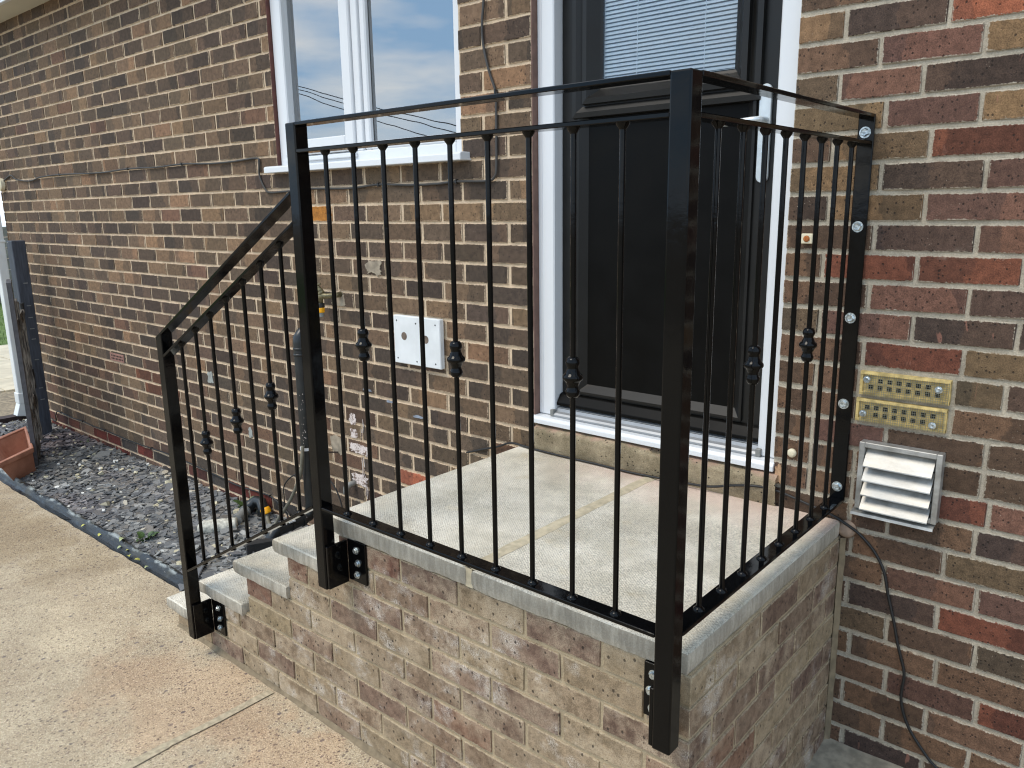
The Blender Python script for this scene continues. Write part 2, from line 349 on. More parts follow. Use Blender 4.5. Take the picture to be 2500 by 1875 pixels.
# ------------------------------------------------------------------ geometry helpers
LOC = {}
class MB:
    def __init__(s): s.v, s.f, s.c = [], [], []
    def poly(s, pts, faces, col=None):
        o = len(s.v); s.v += [tuple(p) for p in pts]; s.f += [tuple(i+o for i in f) for f in faces]
        if col is not None: s.c += [col]*len(faces)
    def box(s, x0, x1, y0, y1, z0, z1, col=None):
        s.poly([(x0, y0, z0), (x1, y0, z0), (x1, y1, z0), (x0, y1, z0), (x0, y0, z1), (x1, y0, z1), (x1, y1, z1), (x0, y1, z1)],
               [(3, 2, 1, 0), (4, 5, 6, 7), (0, 1, 5, 4), (1, 2, 6, 5), (2, 3, 7, 6), (3, 0, 4, 7)], col)
    def prism(s, prof, axis, a, b, closed=True):
        """profile (list of 2D points) swept from a to b along axis 'x'|'y'|'z'"""
        n = len(prof)
        P = {'x': lambda p, t: (t, p[0], p[1]), 'y': lambda p, t: (p[0], t, p[1]), 'z': lambda p, t: (p[0], p[1], t)}[axis]
        pts = [P(p, a) for p in prof]+[P(p, b) for p in prof]
        fs = [(i, (i+1) % n, (i+1) % n+n, i+n) for i in range(n)]
        fs += [tuple(range(n))[::-1], tuple(range(n, 2*n))]
        s.poly(pts, fs)
    def tube(s, pts, r, n=8, cap=True):
        pts = [Vector(p) for p in pts]; rr = r if isinstance(r, (list, tuple)) else [r]*len(pts)
        rings = []; prev = None
        for i, p in enumerate(pts):
            t = (pts[min(i+1, len(pts)-1)]-pts[max(i-1, 0)])
            if t.length < 1e-9: t = Vector((0, 0, 1))
            t.normalize()
            if prev is None:
                a = Vector((0, 0, 1)) if abs(t.z) < .9 else Vector((1, 0, 0))
                u = t.cross(a).normalized()
            else:
                u = (prev-t*prev.dot(t)).normalized()
            prev = u; w2 = t.cross(u)
            rings.append([p+rr[i]*(math.cos(2*math.pi*k/n)*u+math.sin(2*math.pi*k/n)*w2) for k in range(n)])
        vs = [q for ring in rings for q in ring]; fs = []
        for i in range(len(rings)-1):
            for k in range(n): fs.append((i*n+k, i*n+(k+1) % n, (i+1)*n+(k+1) % n, (i+1)*n+k))
        if cap: fs += [tuple(range(n))[::-1], tuple((len(rings)-1)*n+k for k in range(n))]
        s.poly(vs, fs)
    def lathe(s, prof, o, ax=(0, 0, 1), n=16, rot=0):
        """prof: list of (r, h) along axis ax from o"""
        ax = Vector(ax).normalized(); a = Vector((1, 0, 0)) if abs(ax.x) < .9 else Vector((0, 1, 0))
        u = ax.cross(a).normalized(); w2 = ax.cross(u); o = Vector(o)
        vs, fs = [], []
        for r, h in prof:
            vs += [o+ax*h+r*(math.cos(2*math.pi*k/n+rot)*u+math.sin(2*math.pi*k/n+rot)*w2) for k in range(n)]
        m_ = len(prof)
        for i in range(m_-1):
            for k in range(n): fs.append((i*n+k, i*n+(k+1) % n, (i+1)*n+(k+1) % n, (i+1)*n+k))
        fs += [tuple(range(n))[::-1], tuple((m_-1)*n+k for k in range(n))]
        s.poly(vs, fs)

def link(o, parent=None, loc=None):
    COL.objects.link(o)
    wl = Vector(loc if loc is not None else (0, 0, 0)); LOC[o.name] = wl
    if parent is not None:
        o.parent = parent; o.location = wl-LOC[parent.name]
    else: o.location = wl
    return o
def build(name, mb, mat, parent=None, bevel=0, seg=1, smooth=False, loc=None, color=None, autosm=False):
    me = bpy.data.meshes.new(name)
    if loc is None:
        xs = [v[0] for v in mb.v]; ys = [v[1] for v in mb.v]; zs = [v[2] for v in mb.v]
        loc = ((min(xs)+max(xs))/2, (min(ys)+max(ys))/2, min(zs))
    me.from_pydata([(v[0]-loc[0], v[1]-loc[1], v[2]-loc[2]) for v in mb.v], [], mb.f); me.validate(); me.update()
    bm = bmesh.new(); bm.from_mesh(me); bmesh.ops.recalc_face_normals(bm, faces=bm.faces)
    if bevel:
        es = [e for e in bm.edges if len(e.link_faces) == 2 and e.calc_face_angle(0) > .5]
        bmesh.ops.bevel(bm, geom=es, offset=bevel, segments=seg, affect='EDGES', profile=.5)
    bm.to_mesh(me); bm.free()
    if mb.c and not bevel:
        at = me.color_attributes.new('Col', 'FLOAT_COLOR', 'CORNER')
        k = 0
        for p, c in zip(me.polygons, mb.c):
            for li in p.loop_indices: at.data[li].color = c
    me.materials.append(mat)
    if smooth:
        me.polygons.foreach_set('use_smooth', [True]*len(me.polygons))
        if autosm: me.set_sharp_from_angle(angle=R(40))
    o = bpy.data.objects.new(name, me)
    if color: o.color = color
    return link(o, parent, loc)
def thing(name, label, cat, loc, group=None):
    o = bpy.data.objects.new(name, None); o.empty_display_size = .1; link(o, None, loc)
    return tag(o, label, cat, group)
def tag(o, label=None, cat=None, group=None, kind=None):
    if label: o['label'] = label
    if cat: o['category'] = cat
    if group: o['group'] = group
    if kind: o['kind'] = kind
    return o
def box(name, x0, x1, y0, y1, z0, z1, mat, parent=None, bevel=0, seg=1, color=None):
    mb = MB(); mb.box(x0, x1, y0, y1, z0, z1); return build(name, mb, mat, parent, bevel, seg, color=color)

G = -1.545                     # ground level; z = 0 is a bed joint of the house wall at eye height

# ------------------------------------------------------------------ ground
g = MB(); g.poly([(-120, -120, G-.06), (120, -120, G-.06), (120, 120, G-.06), (-120, 120, G-.06)], [(0, 1, 2, 3)])
tag(build('ground', g, M_EARTH), kind='structure')
g = MB()
xs = [-5.3, -4.2, -3.833, -3.51, -2.753, -2.19, -1.721, -1.15]; ys = [-.66, -.66, -.668, -.688, -.715, -.716, -.713, -.70]
for i in range(len(xs)-1):
    g.poly([(xs[i], -9, G), (xs[i+1], -9, G), (xs[i+1], ys[i+1], G), (xs[i], ys[i], G)], [(0, 1, 2, 3)])
g.poly([(-1.15, -9, G), (5, -9, G), (5, -.5, G), (-1.15, -.5, G)], [(0, 1, 2, 3)])
g.poly([(-1.15, -.5, G), (-.4, -.5, G), (-.4, 0, G), (-1.15, 0, G)], [(0, 1, 2, 3)])
tag(build('concrete_path', g, M_PATH), kind='structure')
g = MB(); g.poly([(-5.3, -.72, G-.02), (-1.0, -.72, G-.02), (-1.0, .0, G-.02), (-5.3, .0, G-.02)], [(0, 1, 2, 3)])
tag(build('slate_bed_soil', g, M_SOIL), kind='structure')
# mortar-filled joint of the path running out from the steps
g = MB(); pts = [(-.427, -.9), (-.425, -1.1), (-.432, -1.26), (-.424, -1.5), (-.43, -2.2), (-.42, -4)]
for a, b in zip(pts[:-1], pts[1:]):
    wdt = random.uniform(.013, .019)
    g.poly([(a[0]-wdt, a[1], G+.004), (a[0]+wdt, a[1], G+.004), (b[0]+wdt, b[1], G+.004), (b[0]-wdt, b[1], G+.004)], [(3, 2, 1, 0)])
M_JOINT = simple('path_joint_mortar', srgb(172, 158, 132), .95, var=.2, nscale=70, bump=.7)
tag(build('path_joint', g, M_JOINT), kind='structure')
# concrete haunching in the corner right of the porch
g = MB(); NX = 14
for i in range(NX):
    for j in range(6):
        pass
vs = []; fs = []
for j in range(7):
    for i in range(NX+1):
        x = 1.10+.11*i; y = -.0-.06*j; z = -1.503-.045*(j/6)**.8+random.uniform(-.004, .004)-(.0 if j else 0)
        if j == 6: z = G-.003
        vs.append((x, y, z))
for j in range(6):
    for i in range(NX): a = j*(NX+1)+i; fs.append((a, a+NX+1, a+NX+2, a+1))
g.poly(vs, fs)
M_HAUNCH = simple('rough_grey_concrete', srgb(142, 134, 118), .95, var=.25, nscale=34, bump=.9)
tag(build('concrete_haunch', g, M_HAUNCH, smooth=True), kind='structure')

# ------------------------------------------------------------------ brick house
house = thing('brick_house', 'brown brick house with white window and black door behind the railings', 'house', (-.5, 0, G))
XL, XR, ZT, ZB = -5.2, 3.6, 1.9, -1.62
WX0, WX1, WZ0, WZ1 = -1.515, -.333, .225, 1.55     # window opening
DX0, DX1, DZ0, DZ1 = 0.0, .9055, -.8, 1.45         # door opening
def zr(b):          # bed level right of the door (courses a touch thicker low down)
    return .0755*b if b >= -9 else -.6795+(b+9)*.0772
# mortar sheet with openings and reveals
g = MB(); YM = .0045
gx = [XL, WX0, WX1, DX0, DX1, XR]; gz = [ZB, DZ0, WZ0, DZ1, WZ1, ZT]
for i in range(5):
    for j in range(5):
        a, b, c_, d = gx[i], gx[i+1], gz[j], gz[j+1]
        if i == 1 and c_ >= WZ0 and d <= WZ1+1e-6: continue
        if i == 3 and c_ >= DZ0 and d <= DZ1+1e-6: continue
        g.poly([(a, YM, c_), (b, YM, c_), (b, YM, d), (a, YM, d)], [(0, 1, 2, 3)])
for (a, b, c_, d) in ((WX0, WX1, WZ0, WZ1), (DX0, DX1, DZ0, DZ1)):
    for X in (a, b): g.poly([(X, YM, c_), (X, .12, c_), (X, .12, d), (X, YM, d)], [(0, 1, 2, 3)])
    for Z in (c_, d): g.poly([(a, YM, Z), (b, YM, Z), (b, .12, Z), (a, .12, Z)], [(0, 1, 2, 3)])
g.poly([(XL, YM, ZB), (XL, 7, ZB), (XL, 7, ZT), (XL, YM, ZT)], [(0, 1, 2, 3)])
wall = build('wall', g, M_MORTAR, house)

def brick_geo(w, h, d, bev=.0022, jit=.0012, rng=random):
    """bevelled brick, centre of front face at origin, front towards -y; returns verts, faces, uvs per loop"""
    bm = bmesh.new(); bmesh.ops.create_cube(bm, size=1)
    for v in bm.verts:
        v.co = Vector((v.co.x*w, (v.co.y+.5)*d, v.co.z*h))
    bmesh.ops.bevel(bm, geom=list(bm.edges), offset=bev, segments=1, affect='EDGES')
    for v in bm.verts: v.co += Vector((rng.uniform(-jit, jit), rng.uniform(-jit, jit)*.35, rng.uniform(-jit, jit)))
    bmesh.ops.recalc_face_normals(bm, faces=bm.faces)
    vs = [v.co.copy() for v in bm.verts]; fs = [[v.index for v in f.verts] for f in bm.faces]; uv = []
    for f in bm.faces:
        nx = abs(f.normal.x) > .75
        for v in f.verts:
            c = v.co
            uv.append(((c.y/d) if nx else (c.x/w+.5), c.z/h+.5))
    bm.free(); return vs, fs, uv
POOL = {}
def brick_mesh(w, h, d, mat):
    key = (round(w/.012), round(h/.01), round(d/.02), mat.name); lst = POOL.setdefault(key, [])
    if len(lst) < 5:
        vs, fs, uv = brick_geo(w, h, d); me = bpy.data.meshes.new('brick'); me.from_pydata(vs, [], fs); me.update()
        l = me.uv_layers.new(name='UVMap')
        for i, q in enumerate(uv): l.data[i].uv = q
        me.materials.append(mat); me['w'] = w; me['h'] = h; me['d'] = d; lst.append(me); return me
    return random.choice(lst)
def place_brick(x0, x1, z0, z1, yf, d, mat, parent, color, name='brick'):
    w_, h_ = x1-x0, z1-z0; me = brick_mesh(w_, h_, d, mat); o = bpy.data.objects.new(name, me)
    o.color = color; COL.objects.link(o); o.parent = parent
    wl = Vector(((x0+x1)/2, yf+random.uniform(-.0012, .0008), (z0+z1)/2)); LOC[o.name] = wl; o.location = wl-LOC[parent.name]
    o.scale = (w_/me['w'], d/me['d'], h_/me['h']); o.rotation_euler = (random.gauss(0, .004), random.gauss(0, .0025), random.gauss(0, .003))
    return o
def jc(c, a=.1):
    k = random.uniform(1-a, 1+a); k *= .80; return (c[0]*k, c[1]*k*random.uniform(.98, 1.02), c[2]*k*random.uniform(.96, 1.03), 1)
PAL_L = [srgb(90, 76, 64)]*5+[srgb(106, 88, 72)]*9+[srgb(119, 99, 79)]*7+[srgb(133, 109, 85)]*4+[srgb(142, 113, 88)]*2+[srgb(118, 90, 73)]*1+[srgb(98, 81, 68)]*5
PAL_R = [srgb(90, 73, 61)]*4+[srgb(110, 86, 69)]*5+[srgb(126, 102, 79)]*3+[srgb(112, 84, 69)]*3+[srgb(116, 78, 62)]*1
CT = {'d': srgb(88, 71, 61), 'b': srgb(110, 86, 68), 't': srgb(132, 107, 79), 'p': srgb(118, 86, 72), 'r': srgb(116, 72, 56), 'o': srgb(154, 94, 70), 'g': srgb(101, 85, 67)}
# right-of-door courses: joint positions and brick tones as they stand
RIGHT = {6: ([1.024, 1.259], 'tdorp'), 5: ([1.112, 1.338], 'bpt'), 4: ([1.019, 1.216], 'gpdd'), 3: ([1.136, 1.345], 'tptb'), 2: ([1.012, 1.245, 1.47], 'btrpd'),
         1: ([1.138, 1.37], 'tdpb'), 0: ([1.012, 1.246, 1.47], 'dtpdr'), -1: ([1.133, 1.366], 'bdpp'), -2: ([1.007, 1.241], 'brrd'), -3: ([1.132, 1.364], 'bpdd'),
         -4: ([1.01, 1.244, 1.474], 'gpddt'), -5: ([1.13, 1.367], 'brtt'), -6: ([1.01, 1.125, 1.353, 1.464], 'bb_gd'), -7: ([1.01, 1.125, 1.353], 'bb_bb'),
         -8: ([1.01, 1.204, 1.439], 'bpbbb'), -9: ([1.01, 1.13, 1.439], 'bbbbt'), -10: ([1.01, 1.13, 1.345, 1.46], 'bbbrpr'), -11: ([1.13, 1.23, 1.437], 'bbbdp'),
         -12: ([1.14, 1.374], 'bbgg'), -13: ([1.003, 1.234, 1.457], 'bbpp'), -14: ([1.14, 1.371], 'bdrp'), -15: ([1.03, 1.252, 1.468], 'ggbgp'), -16: ([1.159, 1.384], 'bbbr'),
         -17: ([1.04, 1.262, 1.486], 'bbprb'), -18: ([1.15, 1.372], 'bbbb'), -19: ([1.045, 1.267, 1.482], 'bbbbb'), -20: ([1.161, 1.376], 'bdbb'), -21: ([1.02, 1.239], 'gggb')}
plan = []            # (x0, x1, z0, z1, colour)
def course_left(b):
    z0, z1 = b*.075+.0048+random.uniform(-.0006, .0006), (b+1)*.075-.0048+random.uniform(-.0006, .0006)
    off = .005 if b % 2 == 0 else -.1075
    js = [off-.225*k for k in range(0, 26)]
    edges = [e for e in js if XL < e < -.02]
    edges = [XL-.005]+sorted(edges)+[.005]
    for a, c_ in zip(edges[:-1], edges[1:]):
        x0, x1 = a+.0072+random.uniform(-.002, .002), c_-.0072+random.uniform(-.002, .002)
        if c_ == .005: x1 = DX0
        if z1 > WZ0+.01 and z0 < WZ1:
            if x0 >= WX0-.01 and x1 <= WX1+.01: continue
            if x0 < WX0 < x1: x1 = WX0
            if x0 < WX1 < x1: x0 = WX1
            if x0 >= WX0 and x1 <= WX1: continue
            if x1-x0 < .02: continue
        zz1 = min(z1, WZ0-.002) if (z0 < WZ0 < z1 and x0 > WX0-.12 and x1 < WX1+.1) else z1
        col = random.choice(PAL_L)
        if b <= -20: col = random.choice([srgb(112, 54, 44), srgb(98, 60, 50), srgb(76, 70, 66), srgb(128, 102, 84)])
        elif b <= -12: col = random.choice([srgb(108, 91, 74), srgb(122, 103, 82), srgb(100, 86, 73), srgb(110, 86, 70)])
        if abs((x0+x1)/2+1.2) < .09 and b == 0: col = srgb(176, 118, 52)
        if abs((x0+x1)/2+.76) < .12 and b == -15: col = srgb(168, 100, 76)
        if abs((x0+x1)/2+3.0) < .25 and b in (-13, -14): col = srgb(118, 78, 58)
        plan.append((x0, x1, z0, zz1, jc(col, .13)))
for b in range(-21, 19): course_left(b)
for b in range(-21, 24):
    z0, z1 = zr(b)+.0056, zr(b+1)-.0056
    if b in RIGHT: js, tones = RIGHT[b]
    else: js, tones = ([1.03, 1.26] if b % 2 == 0 else [1.14, 1.37]), ''
    edges = [DX1-.005]+list(js)
    while edges[-1] < XR-.1: edges.append(edges[-1]+.229)
    for i, (a, c_) in enumerate(zip(edges[:-1], edges[1:])):
        t = tones[i] if i < len(tones) else ''
        if t == '_' : continue
        x0, x1 = a+.0052, c_-.0052
        if i == 0: x0 = DX1
        if t: col = CT[t]
        else: col = random.choice(PAL_R)
        if x1-x0 < .015: continue
        plan.append((x0, x1, z0, z1, jc(col, .08)))
for b in range(20, 25):       # brickwork above door head (left strip already done), keeps the wall whole
    pass
def on_screen(x, y, z):
    d = Vector((x, y, z))-Vector(CAMP); f = d.dot(FW)
    if f < .1: return 0
    u, v = 1250+FPX*d.dot(RT)/f, 937.5-FPX*d.dot(UP)/f
    if -40 < u < 2540 and -40 < v < 1915: return abs(d.y)/f**3
    return 0
def hidden(x, z, x1=None): return -.4 < x and (x1 or x+.1) < 1.095 and z < -.83
sc_ = []
for p in plan:
    cx, cz = (p[0]+p[1])/2, (p[2]+p[3])/2
    s_ = max(on_screen(p[0], 0, cz), on_screen(p[1], 0, cz))*(p[1]-p[0])
    if hidden(cx, cz, p[1]): s_ = 0
    sc_.append(s_)
order = sorted(range(len(plan)), key=lambda i: -sc_[i]); single = set(order[:300])
mass_v, mass_f, mass_uv, mass_c = [], [], [], []
for i, p in enumerate(plan):
    if i in single: place_brick(p[0], p[1], p[2], p[3], 0, .05, M_BRICK_O, wall, p[4])
    else:
        if hidden((p[0]+p[1])/2, (p[2]+p[3])/2, p[1]) and p[2] < -1.0 and p[0] > -.3: continue
        vs, fs, uv = brick_geo(p[1]-p[0], p[3]-p[2], .04); o_ = len(mass_v); yj = random.uniform(-.0012, .0008); rz = random.gauss(0, .003)
        mass_v += [((p[0]+p[1])/2+v.x, yj+v.y+v.x*rz, (p[2]+p[3])/2+v.z) for v in vs]; mass_f += [[a+o_ for a in f] for f in fs]; mass_uv += uv
        al = random.random(); mass_c += [(p[4][0], p[4][1], p[4][2], al)]*len(uv)
me = bpy.data.meshes.new('far_brickwork'); me.from_pydata(mass_v, [], mass_f); me.update()
l = me.uv_layers.new(name='UVMap'); l.data.foreach_set('uv', [c for q in mass_uv for c in q])
at = me.color_attributes.new('Col', 'FLOAT_COLOR', 'CORNER'); at.data.foreach_set('color', [c for q in mass_c for c in q])
me.materials.append(M_BRICK_J); fb = bpy.data.objects.new('brick_mass', me); link(fb, wall, (0, 0, 0)); fb['kind'] = 'stuff'
# strips at the jambs: stained reveal left of window, sealant left of the door
box('reveal_stain', WX0-.0005, WX0+.004, .003, .024, WZ0, WZ1, M_SEAL, wall)
box('sealant', DX0-.0005, DX0+.005, .003, .034, -.70, DZ1, M_SEALB, wall)
# patches: torn white paint, cement round the tap and above
def patch(name, cx, cz, w_, h_, mat, parent, y=-.0028, n=26, rough=.35, seed=0, th=.004):
    n = 72; g = MB(); pts = []
    for k in range(n):
        a = 2*math.pi*k/n; r_ = 1-rough*(.5+.9*noise.noise(Vector((math.cos(a)*1.6, math.sin(a)*1.6, seed*7.3)))+.55*noise.noise(Vector((math.cos(a)*6, math.sin(a)*6, seed*3.1))))
        sx = abs(math.cos(a))**.6*math.copysign(1, math.cos(a)); sz = abs(math.sin(a))**.6*math.copysign(1, math.sin(a))
        pts.append((cx+w_/2*r_*sx, cz+h_/2*r_*sz))
    g.prism(pts, 'y', y, y+th); return build(name, g, mat, parent)
patch('paint_splash', -1.066, -.885, .058, .055, M_PAINTW, wall, seed=1, rough=.45)
patch('paint_splash', -1.062, -.950, .062, .058, M_PAINTW, wall, seed=2, rough=.3)
patch('paint_splash', -1.02, -1.017, .155, .060, M_PAINTW, wall, seed=3, rough=.35)
patch('paint_splash', -1.04, -1.17, .15, .062, M_PAINTW, wall, seed=4, rough=.4)
for k, (x_, za, zb_) in enumerate([(-.992, -.87, -.935), (-1.005, -.92, -.97), (-.978, -1.02, -1.05), (-1.0, -1.05, -1.14), (-1.012, -1.06, -1.16), (-.985, -1.17, -1.25), (-.995, -1.14, -1.24)]):
    g = MB(); g.tube([(x_, -.003, za), (x_+.004, -.003, (za+zb_)/2), (x_-.003, -.003, zb_)], [.002, .0028, .002], 5); build('paint_drip', g, M_PAINTW, wall)
patch('cement_patch', -.862, -.186, .105, .075, M_CEM, wall, seed=5, rough=.4, y=-.0035)
patch('cement_patch', -1.12, -.335, .12, .085, M_CEM, wall, seed=6, rough=.35, y=-.0035)
patch('cement_patch', -1.19, -1.03, .10, .10, M_CEM, wall, seed=9, rough=.3, y=-.003)
patch('cement_patch', -2.86, -.86, .06, .07, simple('pale_render_spot', srgb(158, 160, 150), .9, var=.15), wall, seed=8, rough=.4)
patch('cement_patch', -2.32, -.85, .07, .08, simple('grey_render_spot', srgb(150, 152, 146), .9, var=.2), wall, seed=10, rough=.4)
patch('cement_patch', -1.95, -1.10, .05, .06, simple('grey_render_spot', srgb(150, 152, 146), .9, var=.2), wall, seed=11, rough=.4)
patch('cement_patch', .925, -.72, .03, .07, simple('broken_corner_mortar', srgb(176, 142, 110), .95, var=.3, nscale=60, bump=.8), wall, seed=12, rough=.4, y=-.006, th=.012)
for k, (x_, z_) in enumerate([(-.945, -.73), (-.79, -.76), (-.62, -.80)]):
    patch('paint_smear', x_, z_, .07, .012, simple('blue_grey_paint', srgb(132, 140, 152), .7, var=.2), wall, seed=20+k, rough=.5)
# far red terracotta vent in the wall
vb = build('terracotta_vent', (lambda g: (g.box(-3.60, -3.40, -.003, .02, -.892, -.842), g)[1])(MB()), simple('pink_clay', srgb(150, 112, 100), .85, var=.15), wall)
for r_ in range(2):
    for k in range(8): box('vent_hole', -3.575+.0215*k, -3.565+.0215*k, -.0045, -.002, -.862-.019*r_, -.852-.019*r_, M_DARK, vb)

# window ----------------------------------------------------------------
win = thing_win = None
def frame_ring(name, x0, x1, z0, z1, wl, wr, wb, wt, y0, y1, mat, parent, bevel=.004):
    g = MB(); g.box(x0, x0+wl, y0, y1, z0, z1); g.box(x1-wr, x1, y0, y1, z0, z1)
    g.box(x0+wl, x1-wr, y0, y1, z0, z0+wb); g.box(x0+wl, x1-wr, y0, y1, z1-wt, z1)
    return build(name, g, mat, parent, bevel)
win = frame_ring('window', WX0+.004, WX1+.002, .252, WZ1-.002, .055, .045, .040, .05, .020, .085, M_UPVC, house)
box('mullion', -.955, -.915, .0205, .085, .292, 1.498, M_UPVC, win, .003)
frame_ring('sash', -1.456, -.957, .294, 1.496, .040, .060, .066, .06, .008, .060, M_UPVC, win, .005)
frame_ring('glazing_bead', -.914, -.377, .293, 1.497, .036, .006, .034, .04, .030, .055, M_UPVC, win, .006)
box('pane', -1.416, -1.017, .044, .048, .36, 1.436, M_GLASS, win)
box('pane', -.878, -.383, .052, .056, .327, 1.457, M_GLASS, win)
g = MB(); g.prism([(-.052, .222), (.09, .222), (.09, .2515), (-.044, .2515), (-.052, .246)], 'x', -1.548, -.288)
build('sill', g, M_UPVC, win, .002)
box('drip_cover', WX0+.06, -.95, .004, .020, .268, .286, M_UPVC, win, .003)
# dim room behind
g = MB()
g.poly([(-2.2, .12, -.3), (.0, .12, -.3), (.0, 2.6, -.3), (-2.2, 2.6, -.3), (-2.2, .12, 1.75), (.0, .12, 1.75), (.0, 2.6, 1.75), (-2.2, 2.6, 1.75)],
       [(0, 1, 2, 3), (7, 6, 5, 4), (1, 2, 6, 5), (2, 3, 7, 6), (3, 0, 4, 7)])
g.poly([(-2.2, .121, -.3), (-2.2, .121, 1.75), (-1.515, .121, 1.75), (-1.515, .121, -.3)], [(0, 1, 2, 3)])
g.poly([(-.333, .121, -.3), (-.333, .121, 1.75), (0, .121, 1.75), (0, .121, -.3)], [(0, 1, 2, 3)])
g.poly([(-1.515, .121, -.3), (-.333, .121, -.3), (-.333, .121, .24), (-1.515, .121, .24)], [(0, 1, 2, 3)])
build('room', g, M_ROOM, house)
box('curtain_rail', -1.50, -.36, .16, .18, 1.02, 1.045, simple('white_rail', (.8, .8, .8, 1), .5), win, .002)
def curtain(xa, xb):
    g = MB(); n = 26; vs = []
    for i in range(n+1):
        t = i/n; x = xa+(xb-xa)*t; y = .17+.012*math.sin(t*26); vs += [(x, y, .30), (x, y, 1.45)]
    g.poly(vs, [(2*i, 2*i+2, 2*i+3, 2*i+1) for i in range(n)]); build('curtain', g, M_CURTAIN, win, smooth=True)
curtain(-1.50, -1.24)
g = MB(); rg = random.Random(3)
for k in range(46):
    x = -1.36+.30*rg.random(); z = .30+.09*rg.random(); g.lathe([(.0, 0), (.007, .002), (.008, .008), (.0, .012)], (x, .11+.02*rg.random(), z), (rg.uniform(-1, 1), rg.uniform(-1, 1), 1), 6)
sp_ = build('sill_ornament', g, simple('white_ornament', (.85, .88, .9, 1), .5), win)

# door --------------------------------------------------------------------
dframe = MB()
for (a, b) in ((DX0+.003, .074), (.842, DX1-.002)):
    dframe.box(a, b, .030, .095, -.688, DZ1-.001)
dframe.box(.074, .842, .030, .095, 1.38, DZ1-.001)
dfr = build('door_frame', dframe, M_UPVC, house, .004)
for (a, b) in ((.022, .024),): box('frame_bead', a, b, .0285, .031, -.686, 1.44, M_UPVC, dfr)
door = MB()
LX0, LX1 = .076, .839
door.box(LX0, .148, .075, .12, -.655, 1.375); door.box(.765, LX1, .075, .12, -.655, 1.375)
door.box(.148, .765, .075, .12, -.655, -.600); door.box(.148, .765, .075, .12, 1.27, 1.375)
dr = build('door', door, M_DOOR2, house, .002)
# lower panel
box('panel', .168, .745, .088, .11, -.575, .40, M_DOOR, dr, .001)
def ring(name, x0, x1, z0, z1, prof, mat, parent, skip=()):
    """mitred moulding round a rectangle; prof = [(inset, y)] from outside in"""
    g = MB(); n = len(prof); vs = []
    for (i_, y) in prof:
        vs += [(x0+i_, y, z0+i_), (x1-i_, y, z0+i_), (x1-i_, y, z1-i_), (x0+i_, y, z1-i_)]
    fs = []
    for k in range(n-1):
        for q in range(4):
            if q not in skip: fs.append((4*k+q, 4*k+(q+1) % 4, 4*k+4+(q+1) % 4, 4*k+4+q))
    g.poly(vs, fs); o = build(name, g, mat, parent); return o
ring('panel_bead', .143, .770, -.602, .368, [(0, .0755), (.002, .066), (.010, .064), (.034, .088)], M_DOOR2, dr, (2,))
ring('glazing_bead', .127, .782, .336, 1.32, [(0, .0755), (.002, .058), (.018, .056), (.036, .069), (.041, .070), (.043, .057), (.060, .055), (.088, .093), (.1, .1)], M_DOOR2, dr)
box('pane', .215, .694, .098, .100, .425, 1.24, M_GLASSD, dr)
for k in range(52):
    z = .444+.0124*k
    g = MB(); x0, x1 = .217, .692
    pts = [(.1055, z-.0040), (.1050, z+.0000), (.1075, z+.0035), (.1115, z+.0056), (.1118, z+.0050), (.1080, z+.0029), (.1057, z-.0001), (.1061, z-.0040)]
    g.prism(pts, 'x', x0, x1); build('blind_slat', g, M_BLIND, dr)
box('blind_rail', .217, .692, .105, .115, .428, .438, M_BLIND, dr, .001)
for x_ in (.348, .581):
    g = MB(); g.tube([(x_, .1045, .435), (x_, .1045, 1.2)], .0011, 6); build('blind_cord', g, M_BLIND, dr)
box('slat_gap_shade', .215, .694, .124, .126, .42, 1.24, simple('blind_shade', (.26, .28, .30, 1), .8), dr)  # grey sheet behind the slats, its dark colour stands in for gap shade
g = MB(); g.prism([(.0745, -.607), (.060, -.612), (.040, -.640), (.040, -.650), (.0745, -.650)], 'x', .076, .838); build('weather_bar', g, M_DOOR, dr, .0015)
g = MB(); cx_, hw = .7945, .0175; g.prism([(cx_+hw*math.cos(a), .128+hw*math.sin(a)) for a in [math.pi+math.pi*k/12 for k in range(13)]]+[(cx_+hw*math.cos(a), .362+hw*math.sin(a)) for a in [math.pi*k/12 for k in range(13)]], 'y', .064, .0745); pl_ = build('handle', g, simple('brushed_chrome', srgb(206, 212, 214), .35, .4, var=.08), dr, .0015, 1)
g = MB(); g.tube([(.799, .066, .282), (.799, .030, .282), (.795, .018, .281), (.780, .014, .280), (.70, .014, .276), (.668, .018, .275)], [.009, .008, .0085, .009, .0085, .007], 10)
build('lever', g, pl_.data.materials[0], pl_, smooth=True)
g = MB(); g.lathe([(.0085, 0), (.0085, .003), (.006, .0035)], (.799, .066, .195), (0, -1, 0), 14); g.box(.7965, .8015, .0625, .066, .172, .19); build('key_cylinder', g, M_ZINC, pl_)
# threshold
g = MB(); g.prism([(.02, -.688), (.02, -.682), (.026, -.676), (.040, -.672), (.044, -.662), (.09, -.660), (.09, -.688)], 'x', .077, .840)
for k in range(5): g.box(.078, .839, .046+.008*k, .049+.008*k, -.6605, -.658)
th_ = build('threshold', g, M_ALU, house)
box('threshold_end', .062, .0765, .018, .04, -.689, -.664, M_GREYPL, th_, .002); box('threshold_end', .8405, .856, .018, .04, -.689, -.664, M_GREYPL, th_, .002)
g = MB(); g.prism([(.012, -.716), (-.012, -.716), (-.012, -.700), (-.004, -.690), (.095, -.689), (.095, -.716)], 'x', -.008, DX1+.004); build('door_sill', g, M_UPVC, house, .0015)
